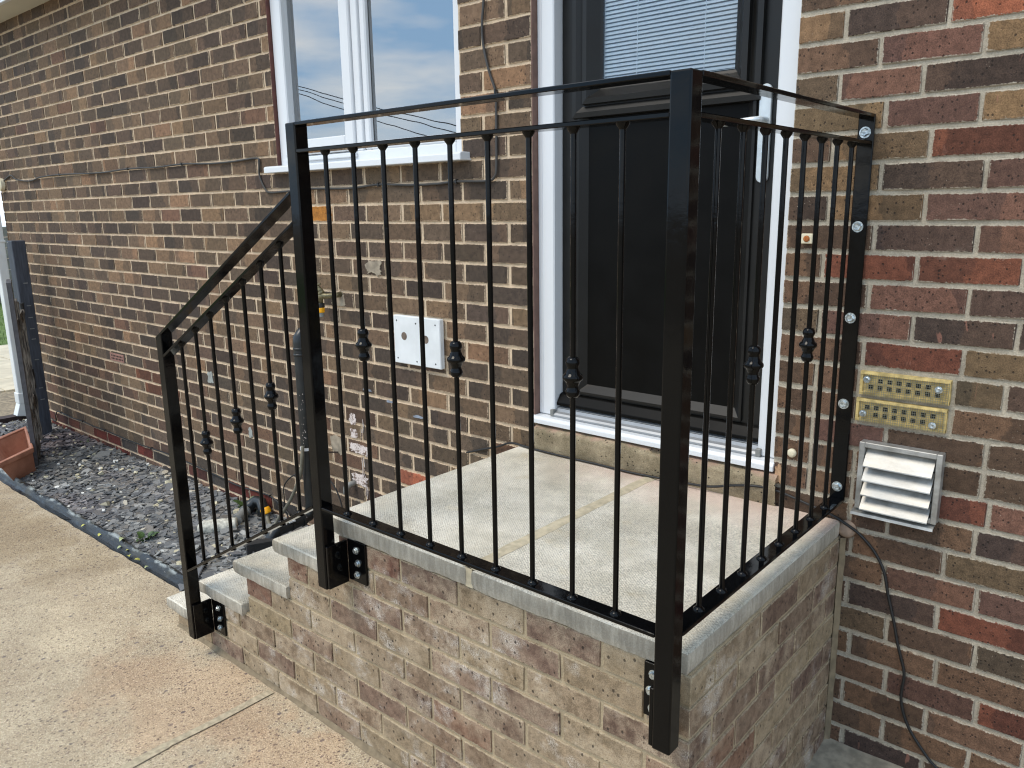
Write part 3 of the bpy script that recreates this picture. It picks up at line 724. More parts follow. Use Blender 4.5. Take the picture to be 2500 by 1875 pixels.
# rough concrete step under the sill
g = MB(); vs = []; fs = []; nx, nz = 60, 8; rg = random.Random(5)
for j in range(nz+1):
    for i in range(nx+1):
        x = .018+(.925-.018)*i/nx; t = j/nz
        z = -.822+(.102)*t; y = -.016-.010*math.sin(min(1, t*1.15)*math.pi*.5)
        n_ = noise.noise(Vector((x*14, z*14, 1.3)))
        if j == nz:
            z += -.006+.008*n_-(.018 if .50 < x < .58 else 0); y += .014
        y += .0025*n_
        vs.append((x, y, z))
for j in range(nz):
    for i in range(nx): a = j*(nx+1)+i; fs.append((a, a+1, a+nx+2, a+nx+1))
g.poly(vs, fs)
g.poly([vs[(nx+1)*nz+i] for i in range(nx+1)]+[(vs[i][0], .05, -.7175) for i in range(nx+1)], [(i, i+1, nx+2+i, nx+1+i) for i in range(nx)])
build('concrete_threshold', g, M_SILLC, house, smooth=True)
# eaves
box('soffit', -5.6, 3.6, -.172, .004, 1.345, 1.36, M_SOFFIT, house)
g = MB(); g.box(-5.6, 3.6, -.200, -.173, 1.335, 1.52); build('fascia', g, M_UPVC, house, .003)
g = MB(); g.poly([(-5.8, -.28, 1.53), (3.8, -.28, 1.53), (3.8, 3.5, 3.3), (-5.8, 3.5, 3.3)], [(0, 1, 2, 3)]); g.poly([(-5.8, 7.3, 1.53), (3.8, 7.3, 1.53), (3.8, 3.5, 3.301), (-5.8, 3.5, 3.301)], [(3, 2, 1, 0)]); build('roof', g, M_ROOF, house)

# air bricks -----------------------------------------------------------------
for n_, (z0, z1, x0, x1) in enumerate(((zr(-6)+.004, zr(-5)-.006, 1.131, 1.348), (zr(-7)+.002, zr(-6)-.008, 1.126, 1.346))):
    z0, z1 = (-.449, -.386) if n_ == 0 else (-.522, -.460)
    ab = thing('air_brick', ('upper' if n_ == 0 else 'lower')+' yellow clay air brick under wire mesh, '+('orange at its right end' if n_ == 0 else 'just above the louvre vent'), 'air brick', ((x0+x1)/2, 0, z0))
    g = MB()
    # face with a raised rim
    g.box(x0, x1, -.002, .03, z0, z1)
    g.prism([(-.002, z1-.011), (-.009, z1-.008), (-.007, z1), (-.002, z1)], 'x', x0, x1); g.prism([(-.002, z0), (-.008, z0), (-.009, z0+.007), (-.002, z0+.010)], 'x', x0, x1)
    g.prism([(x0, -.002), (x0, -.0075), (x0+.007, -.008), (x0+.010, -.002)], 'z', z0+.001, z1-.001); g.prism([(x1, -.002), (x1-.010, -.002), (x1-.007, -.008), (x1, -.0075)], 'z', z0+.001, z1-.001)
    build('clay_body', g, M_AIRB, ab)
    for r_ in range(2):
        for k in range(8):
            if (n_ == 0 and r_ == 0 and k in (0, 7)) or (n_ == 1 and r_ == 1 and k in (0, 7)): continue
            xx = x0+.022+.0228*k; zz = z1-.024-.0185*r_
            box('opening', xx, xx+.0115, -.0032, -.0018, zz-.0055, zz+.006, M_DARK, ab)
    g = MB()
    xx = x0+.012
    while xx < x1-.003: g.box(xx-.0004, xx+.0004, -.0105, -.0098, z0-.002, z1-.006); xx += .0056
    zz = z0+.002
    while zz < z1-.006: g.box(x0+.012, x1-.003, -.0112, -.0106, zz-.0004, zz+.0004); zz += .0056
    tag(build('wire_mesh', g, M_MESH, ab))
    for (sx, sz) in (((x0+.018, z1-.021), (x1-.026, z1-.026)) if n_ == 0 else ((x0+.02, z0+.022), (x1-.03, z0+.016))):
        g = MB(); g.lathe([(.0095, 0), (.0092, .0015), (.0062, .002), (.0062, .0026), (.005, .0034), (.002, .0028)], (sx, -.0113, sz), (0, -1, 0), 18); build('screw', g, M_ZINC, ab, smooth=True, autosm=True)

# louvred vent ---------------------------------------------------------------
vt = thing('louvre_vent', 'square aluminium louvred vent cover on the brick wall below the air bricks', 'vent', (1.25, 0, -.78))
VX0, VX1, VZ0, VZ1 = 1.150, 1.352, -.772, -.573
frame_ring('vent_frame', VX0, VX1, VZ0+.012, VZ1, .014, .014, .014, .014, -.032, .0, M_VENT, vt, .0015)
box('back_plate', VX0+.012, VX1-.012, -.004, -.001, VZ0+.02, VZ1-.012, simple('vent_shadow_plate', srgb(120, 120, 118), .6, .4), vt)
g = MB(); g.prism([(-.001, VZ0+.012), (-.040, VZ0+.003), (-.043, VZ0-.004), (-.040, VZ0-.004), (-.037, VZ0), (-.001, VZ0+.009)], 'x', VX0-.006, VX1-.004); build('drip_flange', g, M_VENT, vt)
for k in range(4):
    zt = VZ1-.016-.0405*k
    g = MB(); g.prism([(-.010, zt), (-.047, zt-.044), (-.0475, zt-.047), (-.045, zt-.045), (-.008, zt-.001)], 'x', VX0+.0165, VX1-.018)
    build('louvre', g, M_VENT, vt, .0003)

# ------------------------------------------------------------------ porch steps
porch = thing('porch_steps', 'brick porch with concrete slab top and four steps down to the left', 'steps', (.0, -.5, G))
PX1, PY = 1.115, -.878
SB = [(-.8655, -.02), (-1.0155, -.30), (-1.1655, -.56), (-1.3155, -.825), (-1.4655, -1.105)]
core = MB(); C_ = .0045
prof = [(PX1-C_, -1.60), (PX1-C_, -.8655)]
for (zt, xl), nxt in zip(SB, SB[1:]+[(-1.60, None)]):
    prof += [(xl+C_, zt), (xl+C_, nxt[0])]
core.prism(prof, 'y', PY+C_, .002)
pw = build('porch_wall', core, M_MORTARP, porch)
PALP = [srgb(134, 110, 90)]*5+[srgb(146, 125, 99)]*5+[srgb(122, 97, 82)]*5+[srgb(154, 134, 106)]*3+[srgb(136, 102, 82)]*1
ztop = -.8655
def left_at(j):
    xl = SB[0][1]
    for zt, x_ in SB:
        if ztop-.075*j <= zt+.001: xl = x_
    return xl
for j in range(10):
    z1 = ztop-.075*j-.0052; z0 = ztop-.075*(j+1)+.0048
    if z0 < G-.03: z0 = max(z0, -1.60)
    xl = left_at(j)
    js = ([.244+.2187*k for k in range(-7, 4)] if j % 2 == 0 else [.131+.2195*k for k in range(-7, 5)])
    js = [x for x in js if xl+.05 < x < PX1-.06]
    ed = [xl-.005]+js+[PX1+.005]
    for i, (a, b) in enumerate(zip(ed[:-1], ed[1:])):
        last = i == len(ed)-2
        x0, x1 = a+.005, b-.005
        col = jc(random.choice(PALP), .1)
        if i == 0 and j in (0, 2, 4): col = jc(srgb(122, 84, 68), .05)
        dd = .1025 if (j % 2 == 0 or not last) else .2185
        o = place_brick(x0, x1, z0, z1, PY, dd if last else .06, M_PORCH, pw, col)
        if last: o.rotation_euler = (0, 0, 0)
    # flank facing +x
    ys = [-.768+.2265*k for k in range(0, 4)] if j % 2 == 0 else [-.652+.2265*k for k in range(0, 3)]
    ys = ys+[-.012]
    for a, b in zip(ys[:-1], ys[1:]):
        if b-a < .03: continue
        me = brick_mesh(b-a-.010, z1-z0, .06, M_PORCH); o = bpy.data.objects.new('brick', me); COL.objects.link(o); o.parent = pw
        o.color = jc(random.choice(PALP), .1); wl = Vector((PX1+random.uniform(-.0008, .001), (a+b)/2, (z0+z1)/2)); LOC[o.name] = wl; o.location = wl-LOC[pw.name]
        o.rotation_euler = (0, 0, R(90)+random.gauss(0, .003)); o.scale = ((b-a-.010)/me['w'], .06/me['d'], (z1-z0)/me['h'])
# risers facing left
for (zt, xl), zb_ in zip(SB, [-.972, -1.125, -1.28, -1.441, G]):
    z1, z0 = zt-.005, max(zt-.07, zb_+.002)
    if z1-z0 < .02: continue
    for k in range(4):
        ya = -.762+.19*k
        me = brick_mesh(.18, z1-z0, .06, M_PORCH); o = bpy.data.objects.new('brick', me); COL.objects.link(o); o.parent = pw
        o.color = jc(random.choice(PALP), .1); wl = Vector((xl, ya+.09, (z0+z1)/2)); LOC[o.name] = wl; o.location = wl-LOC[pw.name]
        o.rotation_euler = (0, 0, R(-90)); o.scale = (.18/me['w'], 1, (z1-z0)/me['h'])
def slab(name, x0, x1, y0, y1, zt, th, seed, parent=porch):
    """cast slab: subdivided, chamfered top arris, uneven lower edge"""
    rg = random.Random(seed); bm = bmesh.new(); nx = max(2, int((x1-x0)/.02)); ny = max(2, int((y1-y0)/.02))
    def P(x, y, z): return Vector((x, y, z))
    rings = []
    def outline(ins, z, jz, jx):
        pts = []
        for i in range(nx): pts.append((x0+ins+(x1-x0-2*ins)*i/nx, y0+ins))
        for i in range(ny): pts.append((x1-ins, y0+ins+(y1-y0-2*ins)*i/ny))
        for i in range(nx): pts.append((x1-ins-(x1-x0-2*ins)*i/nx, y1-ins))
        for i in range(ny): pts.append((x0+ins, y1-ins-(y1-y0-2*ins)*i/ny))
        out = []
        for p in pts:
            q = noise.noise(Vector((p[0]*22+seed, p[1]*22, z*9))); q2 = noise.noise(Vector((p[0]*70, p[1]*70, z*30+seed)))
            out.append(bm.verts.new((p[0]+jx*q2, p[1]+jx*q, z+jz*(q+.7*q2))))
        return out
    rings = [outline(.006, zt, .0004, .0006), outline(.0015, zt-.0035, .0008, .0010), outline(0, zt-.010, .001, .0012), outline(.0, zt-th*.7, .001, .0012), outline(.0035, zt-th, .0028, .0016)]
    for a, b in zip(rings[:-1], rings[1:]):
        n = len(a)
        for i in range(n): bm.faces.new((a[i], a[(i+1) % n], b[(i+1) % n], b[i]))
    bm.faces.new(rings[0]); bm.faces.new(rings[-1][::-1])
    bmesh.ops.recalc_face_normals(bm, faces=bm.faces)
    g = MB(); bm.verts.index_update(); g.v = [tuple(v.co) for v in bm.verts]; g.f = [tuple(v.index for v in f.verts) for f in bm.faces]; bm.free()
    o = build(name, g, M_SLAB, parent, smooth=True); o.data.set_sharp_from_angle(angle=R(35)); return o
slab('paving_slab', -.058, .4985, -.885, -.010, -.8155, .05, 1)
slab('paving_slab', .5185, 1.1095, -.885, -.004, -.8165, .05, 2)
slab('tread', -.360, -.022, -.889, -.01, -.972, .0435, 3)
slab('tread', -.620, -.302, -.890, -.01, -1.122, .0435, 4)
slab('tread', -.886, -.590, -.890, -.01, -1.281, .045, 5)
slab('tread', -1.168, -.850, -.889, -.01, -1.441, .045, 6)
# buff joint between the two big slabs, dressed over the edges
g = MB(); vs = []; n = 60
for i in range(n+1):
    y = -.882+.872*i/n; q = noise.noise(Vector((3, y*12, 0)))*.006; q2 = noise.noise(Vector((9, y*15, 0)))*.007
    vs += [(.4965-.006+q, y, -.8148), (.505, y, -.8118), (.512, y, -.8122), (.5205+.007+q2, y, -.8158)]
fs = []
for i in range(n):
    for k in range(3): a = 4*i+k; fs.append((a, a+1, a+5, a+4))
g.poly(vs, fs); g.poly([(.4965, -.883, -.8655), (.5205, -.883, -.8655), (.5205, -.883, -.814), (.4965, -.883, -.814)], [(0, 1, 2, 3)])
build('slab_joint', g, simple('buff_joint_mortar', srgb(196, 182, 154), .95, var=.18, nscale=40, bump=.7), porch, smooth=True)
# mortar fillet at the foot and in the wall corner
g = MB(); vs = []; n = 90
for i in range(n+1):
    x = -1.10+2.23*i/n; q = noise.noise(Vector((x*7, 0, 3))); vs += [(x, PY-.001, G+.014+.010*q), (x, PY-.005-.004*q, G+.006), (x, PY-.012-.012*q, G+.0015)]
g.poly(vs, [(3*i+k, 3*i+k+1, 3*i+k+4, 3*i+k+3) for i in range(n) for k in range(2)])
M_FIL = simple('mortar_smear', srgb(124, 110, 88), .95, var=.25, nscale=26, bump=.7)
build('mortar_fillet', g, M_FIL, porch, smooth=True)
g = MB(); vs = []; n = 40
for i in range(n+1):
    z = -1.52+.655*i/n; q = noise.noise(Vector((0, z*22, 5)))*.003
    vs += [(PX1+.001, -.016+q, z), (PX1+.005, -.009, z), (PX1+.014+q, -.0045, z)]
g.poly(vs, [(3*i+k, 3*i+k+1, 3*i+k+4, 3*i+k+3) for i in range(n) for k in range(2)])
build('corner_mortar', g, M_FIL, porch, smooth=True)
g = MB(); g.lathe([(.026, 0), (.023, .006), (.014, .010), (.002, .011)], (1.128, -.002, -.838), (.1, -1, .25), 14)
build('mortar_dab', g, simple('pink_mortar', srgb(158, 136, 118), .95, var=.25, bump=.8), porch, smooth=True)

# ------------------------------------------------------------------ railing
rail = thing('railing', 'glossy black steel railing with round balusters round the porch and down the steps', 'railing', (.5, -.94, -1.0))
Y0, Y1, X0, X1 = -.96, -.92, 1.075, 1.115
ZTOP, ZMID, ZBOT = .2675, .202, -.752
box('post', X0, X1, Y0, Y1, -1.0015, ZTOP-.001, M_BLACK, rail, .0035, 2)
box('post', -.02, .02, Y0, Y1, -1.0015, ZTOP-.001, M_BLACK, rail, .0035, 2)
PSX0, PSX1 = -.855, -.815
slope = .5486
g = MB()
g.poly([(PSX0, Y0, -1.467), (PSX1, Y0, -1.467), (PSX1, Y1, -1.467), (PSX0, Y1, -1.467), (PSX0, Y0, -.360), (PSX1, Y0, -.360+.04*slope), (PSX1, Y1, -.360+.04*slope), (PSX0, Y1, -.360)],
       [(3, 2, 1, 0), (4, 5, 6, 7), (0, 1, 5, 4), (1, 2, 6, 5), (2, 3, 7, 6), (3, 0, 4, 7)])
build('post', g, M_BLACK, rail, .003, 2)
box('top_rail', .0205, X0-.0005, Y0, Y1, ZTOP-.009, ZTOP, M_BLACK, rail, .0015)
box('mid_rail', .0205, X0-.0005, Y0, Y1, ZMID-.009, ZMID, M_BLACK, rail, .0015)
box('bottom_rail', .0205, X0-.0005, Y0, Y1, ZBOT-.009, ZBOT, M_BLACK, rail, .0015)
box('top_rail', X0, X1, Y1+.0005, -.0095, ZTOP-.009, ZTOP, M_BLACK, rail, .0015)
box('mid_rail', X0, X1-.002, Y1+.0005, -.0095, ZMID-.009, ZMID, M_BLACK, rail, .0015)
box('bottom_rail', X0, X1, Y1+.0005, -.0095, ZBOT-.009, ZBOT, M_BLACK, rail, .0015)
wp = box('wall_plate', X0, X1, -.009, -.001, ZBOT-.009, ZTOP, M_BLACK, rail, .002)
def bolt(loc, ax, parent, r=.0095, seed=0):
    g = MB(); g.lathe([(r*1.35, 0), (r*1.35, .0015)], loc, ax, 18)
    a = Vector(ax); l2 = Vector(loc)+a*.0015
    g.lathe([(r*.98, 0), (r*.98, .0045), (r*.82, .0062), (r*.4, .0058)], l2, ax, 6, rot=seed*.7)
    return build('bolt', g, M_ZINC, parent)
for i, z in enumerate((.2235, -.010, -.2475, -.482, -.7185)): bolt((1.094, -.009, z), (0, -1, 0), wp, .0105, i)
def slanted(name, xa, xb, za, th=.009, w0=Y0, w1=Y1, ext=0):
    """flat bar following the stairs, top surface through (xa, za)"""
    zb_ = za+(xb-xa)*slope; g = MB()
    g.poly([(xa, w0, za-th*1.14), (xb, w0, zb_-th*1.14), (xb, w1, zb_-th*1.14), (xa, w1, za-th*1.14), (xa, w0, za), (xb, w0, zb_), (xb, w1, zb_), (xa, w1, za)],
           [(3, 2, 1, 0), (4, 5, 6, 7), (0, 1, 5, 4), (1, 2, 6, 5), (2, 3, 7, 6), (3, 0, 4, 7)])
    return build(name, g, M_BLACK, rail, .0015)
HZ = .098+.004
slanted('handrail', PSX0-.002, -.0205, HZ-(-.0205-PSX0+.002)*slope)
slanted('mid_rail', PSX1+.0005, -.0205, .024-(-.0205-PSX1-.0005)*slope)
slanted('bottom_rail', PSX1+.0005, -.0205, -.755-(-.0205-PSX1-.0005)*slope)
CP = [(.0062, -.041), (.0098, -.040), (.0128, -.036), (.0142, -.0305), (.0140, -.027), (.0122, -.0235), (.0112, -.020), (.0112, -.0165), (.0130, -.0140), (.0142, -.0105), (.0158, -.0075), (.0194, -.0045), (.0206, -.0018), (.0206, .0018),
      (.0194, .0045), (.0158, .0075), (.0142, .0105), (.0130, .0140), (.0112, .0165), (.0112, .020), (.0122, .0235), (.0140, .027), (.0142, .0305), (.0128, .036), (.0098, .040), (.0062, .041)]
cm = MB(); cm.lathe(CP, (0, 0, 0), (0, 0, 1), 24)
CM = bpy.data.meshes.new('collar'); CM.from_pydata(cm.v, [], cm.f); CM.update()
bm = bmesh.new(); bm.from_mesh(CM); bmesh.ops.recalc_face_normals(bm, faces=bm.faces); bm.to_mesh(CM); bm.free()
CM.polygons.foreach_set('use_smooth', [True]*len(CM.polygons)); CM.materials.append(M_BLACK)
def baluster(x, y, z0, z1, cz=None, sl=0):
    g = MB(); r = .0058; rg = random.Random(int(x*1000+y*777))
    g.tube([(x, y, z0-.001), (x+rg.uniform(-.0006, .0006), y, (z0+z1)/2), (x, y, z1+.002)], r, 12, True)
    dz = sl*.012
    g.lathe([(.0125, -.001-abs(dz)), (.0118, .0025), (.0085, .0055), (.0058, .0075)], (x, y, z0), (0, 0, 1), 11)
    g.lathe([(.0060, -.011), (.0085, -.0075), (.0118, -.003), (.0130, .001+abs(dz))], (x, y, z1), (0, 0, 1), 11)
    b = build('baluster', g, M_BLACK, rail, smooth=True, autosm=True)
    if cz is not None:
        c = bpy.data.objects.new('collar', CM); link(c, b, (x, y, cz)); c.rotation_euler = (0, 0, rg.random()*3)
for k in range(9): baluster(.1135+.10745*k, -.94, ZBOT, ZMID-.009, -.278 if k in (1, 4, 7) else None)
for k in range(8): baluster(1.095, -.819+.1022*k, ZBOT, ZMID-.009, -.278 if k in (2, 5) else None)
for k, cz in enumerate((None, -.687, None, -.580, None, -.472, None)):
    x = -.719+.1012*k; zb_ = -.755-(-.0205-x)*slope; zt = .024-.010-(-.0205-x)*slope
    baluster(x, -.94, zb_, zt, cz, slope)
# fixing brackets
def bracket(xp, z1, z0, side, bz, bx):
    """angle welded to the post face at xp, flange bolted to the brickwork"""
    s_ = side; g = MB()
    xa, xb = sorted((xp+.0005*s_, xp+.010*s_)); g.box(xa, xb, Y0+.004, -.8865, z0, z1)
    fa, fb2 = sorted((xp+.010*s_+.0002*s_, xp+.088*s_ if s_ > 0 else xp-.064)); g.box(fa, fb2, -.8865, -.8785, z0+.008, z1+.004)
    b = build('bracket', g, M_BLACK, rail, .0012)
    for i, z in enumerate(bz): bolt((bx+(.006 if i == 1 else 0)*s_, -.8866, z), (0, -1, 0), b, .0082, i)
bracket(.02, -.870, -.998, 1, (-.892, -.929, -.966), .069)
bracket(-.815, -1.330, -1.462, 1, (-1.354, -1.393, -1.430), -.762)
bracket(1.075, -.872, -1.0, -1, (-.892, -.931, -.971), 1.034)

# ------------------------------------------------------------------ slate bed
def chips():
    rg = random.Random(11); g = MB()
    SLC = [srgb(100, 101, 101), srgb(117, 117, 115), srgb(80, 81, 82), srgb(134, 133, 129), srgb(92, 92, 93), srgb(112, 108, 102)]
    cream = [srgb(206, 196, 164), srgb(188, 178, 150), srgb(216, 214, 206), srgb(200, 190, 170)]
    def chip(x, y, z, L_, W_, T, col, tilt):
        n = rg.choice((5, 6, 6, 7)); a0 = rg.random()*6.3; pts = []
        for k in range(n):
            a = a0+2*math.pi*k/n; r_ = rg.uniform(.68, 1.05); pts.append(Vector((L_/2*r_*math.cos(a), W_/2*r_*math.sin(a), 0)))
        M_ = Matrix.Rotation(rg.random()*6.283, 3, 'Z') @ Matrix.Rotation(rg.gauss(0, tilt), 3, 'X') @ Matrix.Rotation(rg.gauss(0, tilt), 3, 'Y')
        o = Vector((x, y, z)); vs = [o+M_ @ (p+Vector((0, 0, T/2))) for p in pts]+[o+M_ @ (p*rg.uniform(.9, 1.05)+Vector((0, 0, -T/2))) for p in pts]
        fs = [tuple(range(n)), tuple(range(n, 2*n))[::-1]]+[(i, i+n, (i+1) % n+n, (i+1) % n) for i in range(n)]
        g.poly(vs, fs, col)
    N_ = 17000
    for i in range(N_):
        t = rg.random()
        x = -5.1+3.98*t; ymin = -.665; y = rg.uniform(ymin, -.004)
        near = max(0, min(1, (x+3.2)/2.0)); s_ = rg.lognormvariate(0, .38)*(.029+.017*near)
        if rg.random() < .984:
            c = rg.choice(SLC); k = rg.uniform(.9, 1.55)
            d = noise.noise(Vector((x*1.3, y*3, 4)))
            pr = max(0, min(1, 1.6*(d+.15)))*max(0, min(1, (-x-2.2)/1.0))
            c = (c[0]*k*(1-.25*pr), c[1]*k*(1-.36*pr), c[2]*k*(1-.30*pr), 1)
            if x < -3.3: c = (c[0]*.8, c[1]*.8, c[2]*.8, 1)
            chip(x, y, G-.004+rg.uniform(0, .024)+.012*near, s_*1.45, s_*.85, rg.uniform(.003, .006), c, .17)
        else:
            c = rg.choice(cream); chip(x, y, G+rg.uniform(.012, .026), s_*.8, s_*.6, s_*.35, c, .3)
    for i in range(140):       # big shards beside the steps
        x = rg.uniform(-1.75, -1.12); y = rg.uniform(-.64, -.02); c = rg.choice(SLC); k = rg.uniform(.95, 1.5)
        chip(x, y, G+rg.uniform(.016, .040), rg.uniform(.06, .10), rg.uniform(.04, .065), rg.uniform(.005, .011), (c[0]*k, c[1]*k, c[2]*k, 1), .3)
    o = build('slate_chippings', g, M_SLATE, loc=(-3, -.3, G)); tag(o, 'grey slate chippings with a few cream pebbles in the bed along the wall', 'slate chippings', kind='stuff')
chips()
# plastic membrane rolled over the edge of the bed
g = MB(); vs = []; n = 150
prof = [(-.030, .0015), (-.012, .002), (-.004, .006), (.004, .024), (.012, .033), (.022, .036), (.033, .030), (.042, .014), (.046, -.006)]
for i in range(n+1):
    x = -4.4+3.27*i/n; y0 = -.697+.020*max(0, (-x-3.3))-.006
    q = noise.noise(Vector((x*4, 0, 0))); q2 = noise.noise(Vector((x*11, 5, 0)))
    for (a, b) in prof: vs.append((x, y0+a*(1+.25*q)+.006*q2, G+b*(1+.5*q)+.003*q2))
m_ = len(prof)
g.poly(vs, [(m_*i+k, m_*(i+1)+k, m_*(i+1)+k+1, m_*i+k+1) for i in range(n) for k in range(m_-1)])
mb_ = build('edging_membrane', g, M_MEMB, smooth=True); tag(mb_, 'black plastic membrane rolled over the edge between path and slate bed', 'membrane')
g = MB(); fl = [(-3.02, -.694), (-2.94, -.722), (-2.80, -.735), (-2.66, -.728), (-2.60, -.708), (-2.72, -.700)]
g.prism([(a, b) for a, b in fl], 'z', G+.003, G+.006); build('loose_flap', g, M_MEMB, mb_)
# weeds and fallen leaves
def leaf(g, p, d, up, L_, W_):
    p, d = Vector(p), Vector(d).normalized(); s_ = d.cross(Vector(up)).normalized(); u = s_.cross(d); pts = [p]; n = 5
    lft, rgt, mid = [], [], []
    for k in range(1, n):
        t = k/n; wv = math.sin(math.pi*t**.8)*W_/2; c = p+d*L_*t+u*(L_*.18*math.sin(t*2.6)); mid.append(c); lft.append(c-s_*wv+u*wv*.3); rgt.append(c+s_*wv+u*wv*.3)
    tip = p+d*L_; vs = [p]+mid+lft+rgt+[tip]; k = n-1; fs = []
    fs += [(0, 1, 1+k), (0, 1+2*k, 1)]
    for i in range(k-1): fs += [(1+i, 2+i, 2+k+i, 1+k+i), (1+i, 1+2*k+i, 2+2*k+i, 2+i)]
    fs += [(k, 3*k+1, 2*k), (k, 3*k, 3*k+1)]; g.poly(vs, fs)
def weed(loc, n, L_, label, seed):
    rg = random.Random(seed); t = thing('weed', label, 'weed', loc)
    for k in range(n):
        a = rg.random()*6.28; e = rg.uniform(.15, .7); d = (math.cos(a)*math.cos(e), math.sin(a)*math.cos(e), math.sin(e)); g = MB(); l_ = L_*rg.uniform(.6, 1.15)
        st = Vector(loc)+Vector(d)*l_*.35; g.tube([loc, st], .0012, 5); leaf(g, st, d, (0, 0, 1), l_, l_*.62); build('leaf', g, M_LEAF, t, smooth=True)
weed((-1.985, -.600, G+.012), 9, .058, 'green dock seedling in the slate beside the membrane edge', 3)
weed((-1.955, -.055, G+.015), 8, .075, 'green weed growing at the foot of the brick wall', 5)
weed((-4.05, -.06, G+.01), 3, .04, 'small yellow-green weed near the far grey post', 8)
weed((-2.33, -.02, G+.012), 4, .03, 'tiny weed against the red bottom bricks', 9)
for i, (x, y, sc) in enumerate([(-2.05, -.665, .05), (-1.96, -.712, .035), (-1.90, -.722, .03), (-2.02, -.722, .028), (-2.62, -.672, .035), (-1.80, -.712, .03), (-1.7, -.715, .028), (-2.25, -.716, .03), (-2.45, -.72, .026)]):
    g = MB(); rg = random.Random(i); a = rg.random()*6.28; leaf(g, (x, y, G+(.036 if i == 0 else .010)), (math.cos(a), math.sin(a), .1), (0, 0, 1), sc, sc*.7)
    o = build('fallen_leaf', g, M_LEAFY if i % 3 else simple('pale_leaf', srgb(170, 178, 130), .6), smooth=True)
    tag(o, ['pale round leaf lying on top of the membrane', 'yellow-green leaf on the path edge, third of the leaves counted from the stair post', 'small yellow leaf on the path edge, fourth counted from the stair post... ', 'small leaf on the path edge right below the pale round leaf',
            'lone yellow leaf farthest from the steps on the membrane edge', 'small leaf second nearest to the stair post', 'tiny yellow leaf nearest to the foot of the stair post', 'small leaf on the membrane edge just beyond the pale round leaf', 'tiny leaf second farthest from the steps on the membrane edge'][i].replace('... ', ''), 'leaf', 'fallen leaves along the membrane')

# ------------------------------------------------------------------ drain pipe, tap, hose
dp = thing('drain_pipe', 'black waste pipe with capped top against the wall behind the railing', 'pipe', (-1.377, -.06, G))
g = MB(); g.tube([(-1.377, -.045, -1.40), (-1.377, -.045, -.555), (-1.377, -.044, -.53), (-1.377, -.028, -.508), (-1.377, .004, -.500)], [.028, .028, .0275, .026, .025], 20); build('riser', g, M_PIPEB, dp, smooth=True, autosm=True)
g = MB(); g.lathe([(.0295, 0), (.031, .003), (.031, .009), (.0295, .012)], (-1.377, -.045, -.615), (0, 0, 1), 20); g.lathe([(.0295, 0), (.031, .003), (.031, .007), (.0295, .010)], (-1.377, -.045, -.585), (0, 0, 1), 20); build('socket', g, M_PIPEB, dp, smooth=True)
g = MB(); g.tube([(-1.377, -.045, -1.38), (-1.376, -.065, -1.41), (-1.372, -.11, -1.417), (-1.366, -.24, -1.423), (-1.363, -.272, -1.432), (-1.362, -.290, -1.455), (-1.362, -.292, -1.56)], [.029]*7, 18); build('outlet', g, M_PIPEB, dp, smooth=True)
for yy in (-.10, -.165, -.245):
    g = MB(); g.tube([(-1.372+(.0 if yy > -.2 else .006), yy, -1.417-.03*abs(yy+.1)), (-1.370+(.0 if yy > -.2 else .006), yy-.014, -1.418-.03*abs(yy+.1))], .033, 18); build('collar', g, M_PIPEB, dp)
rg = random.Random(4); g = MB()
for k in range(26): g.lathe([(.0001, -.0005), (rg.uniform(.0012, .0032), .0), (.0001, .0012)], (-1.36+.02*math.cos(rg.uniform(-2, .3)), -.045-.0285+rg.uniform(0, .002), rg.uniform(-1.06, -.78)), (0, -1, 0), 6)
for k in range(20):
    a = rg.uniform(.6, 2.2); g.lathe([(.0001, 0), (rg.uniform(.001, .0028), .0006), (.0001, .0012)], (-1.368+.0295*math.cos(a), rg.uniform(-.25, -.09), -1.42+.0295*math.sin(a)), (math.cos(a), 0, math.sin(a)), 6)
build('paint_specks', g, M_PAINTW, dp)['kind'] = 'stuff'
g = MB(); g.tube([(-1.377, -.045, -1.062), (-1.377, -.045, -1.075)], .0325, 18); g.box(-1.36, -1.335, -.02, .0, -1.075, -1.062); build('pipe_clip', g, M_UPVC, dp)
g = MB(); g.box(-1.3465, -1.3315, -.20, -.168, -1.395, -1.388); build('sticker', g, M_UPVC, dp)
# tap with yellow hose connector
tp = thing('outdoor_tap', 'old brass garden tap with a yellow and black hose connector', 'tap', (-1.17, -.05, -.42))
g = MB(); g.tube([(-1.095, .0, -.312), (-1.10, -.03, -.316), (-1.13, -.055, -.318), (-1.16, -.06, -.318), (-1.168, -.06, -.335), (-1.168, -.06, -.352)], [.012, .0115, .012, .016, .0125, .0115], 14); build('tap_body', g, M_BRASS, tp, smooth=True)
g = MB(); ax = Vector((-.5, -.1, .85)).normalized(); o_ = Vector((-1.155, -.06, -.312)); g.lathe([(.0135, 0), (.0165, .004), (.0165, .012), (.012, .014), (.014, .018), (.014, .026), (.010, .029), (.0105, .036), (.006, .040), (.005, .05)], o_, ax, 14); build('bonnet', g, M_BRASS, tp)
g = MB(); e = o_+ax*.05; g.tube([e-Vector((.026, .0, .006)), e+Vector((.026, 0, .004))], .0042, 8); build('tap_handle', g, M_BRASS, tp)
g = MB(); g.lathe([(.0165, 0), (.0175, .002), (.0175, .016), (.0155, .018)], (-1.168, -.06, -.370), (0, 0, 1), 16); build('collar', g, M_CABLE, tp)
g = MB(); g.lathe([(.0145, 0), (.016, .003), (.0165, .018), (.015, .022)], (-1.168, -.06, -.393), (0, 0, 1), 16); build('connector', g, M_YEL, tp)
g = MB(); g.lathe([(.011, 0), (.013, .002), (.013, .016), (.012, .019)], (-1.168, -.06, -.413), (0, 0, 1), 14); build('spigot', g, M_GREYPL, tp)
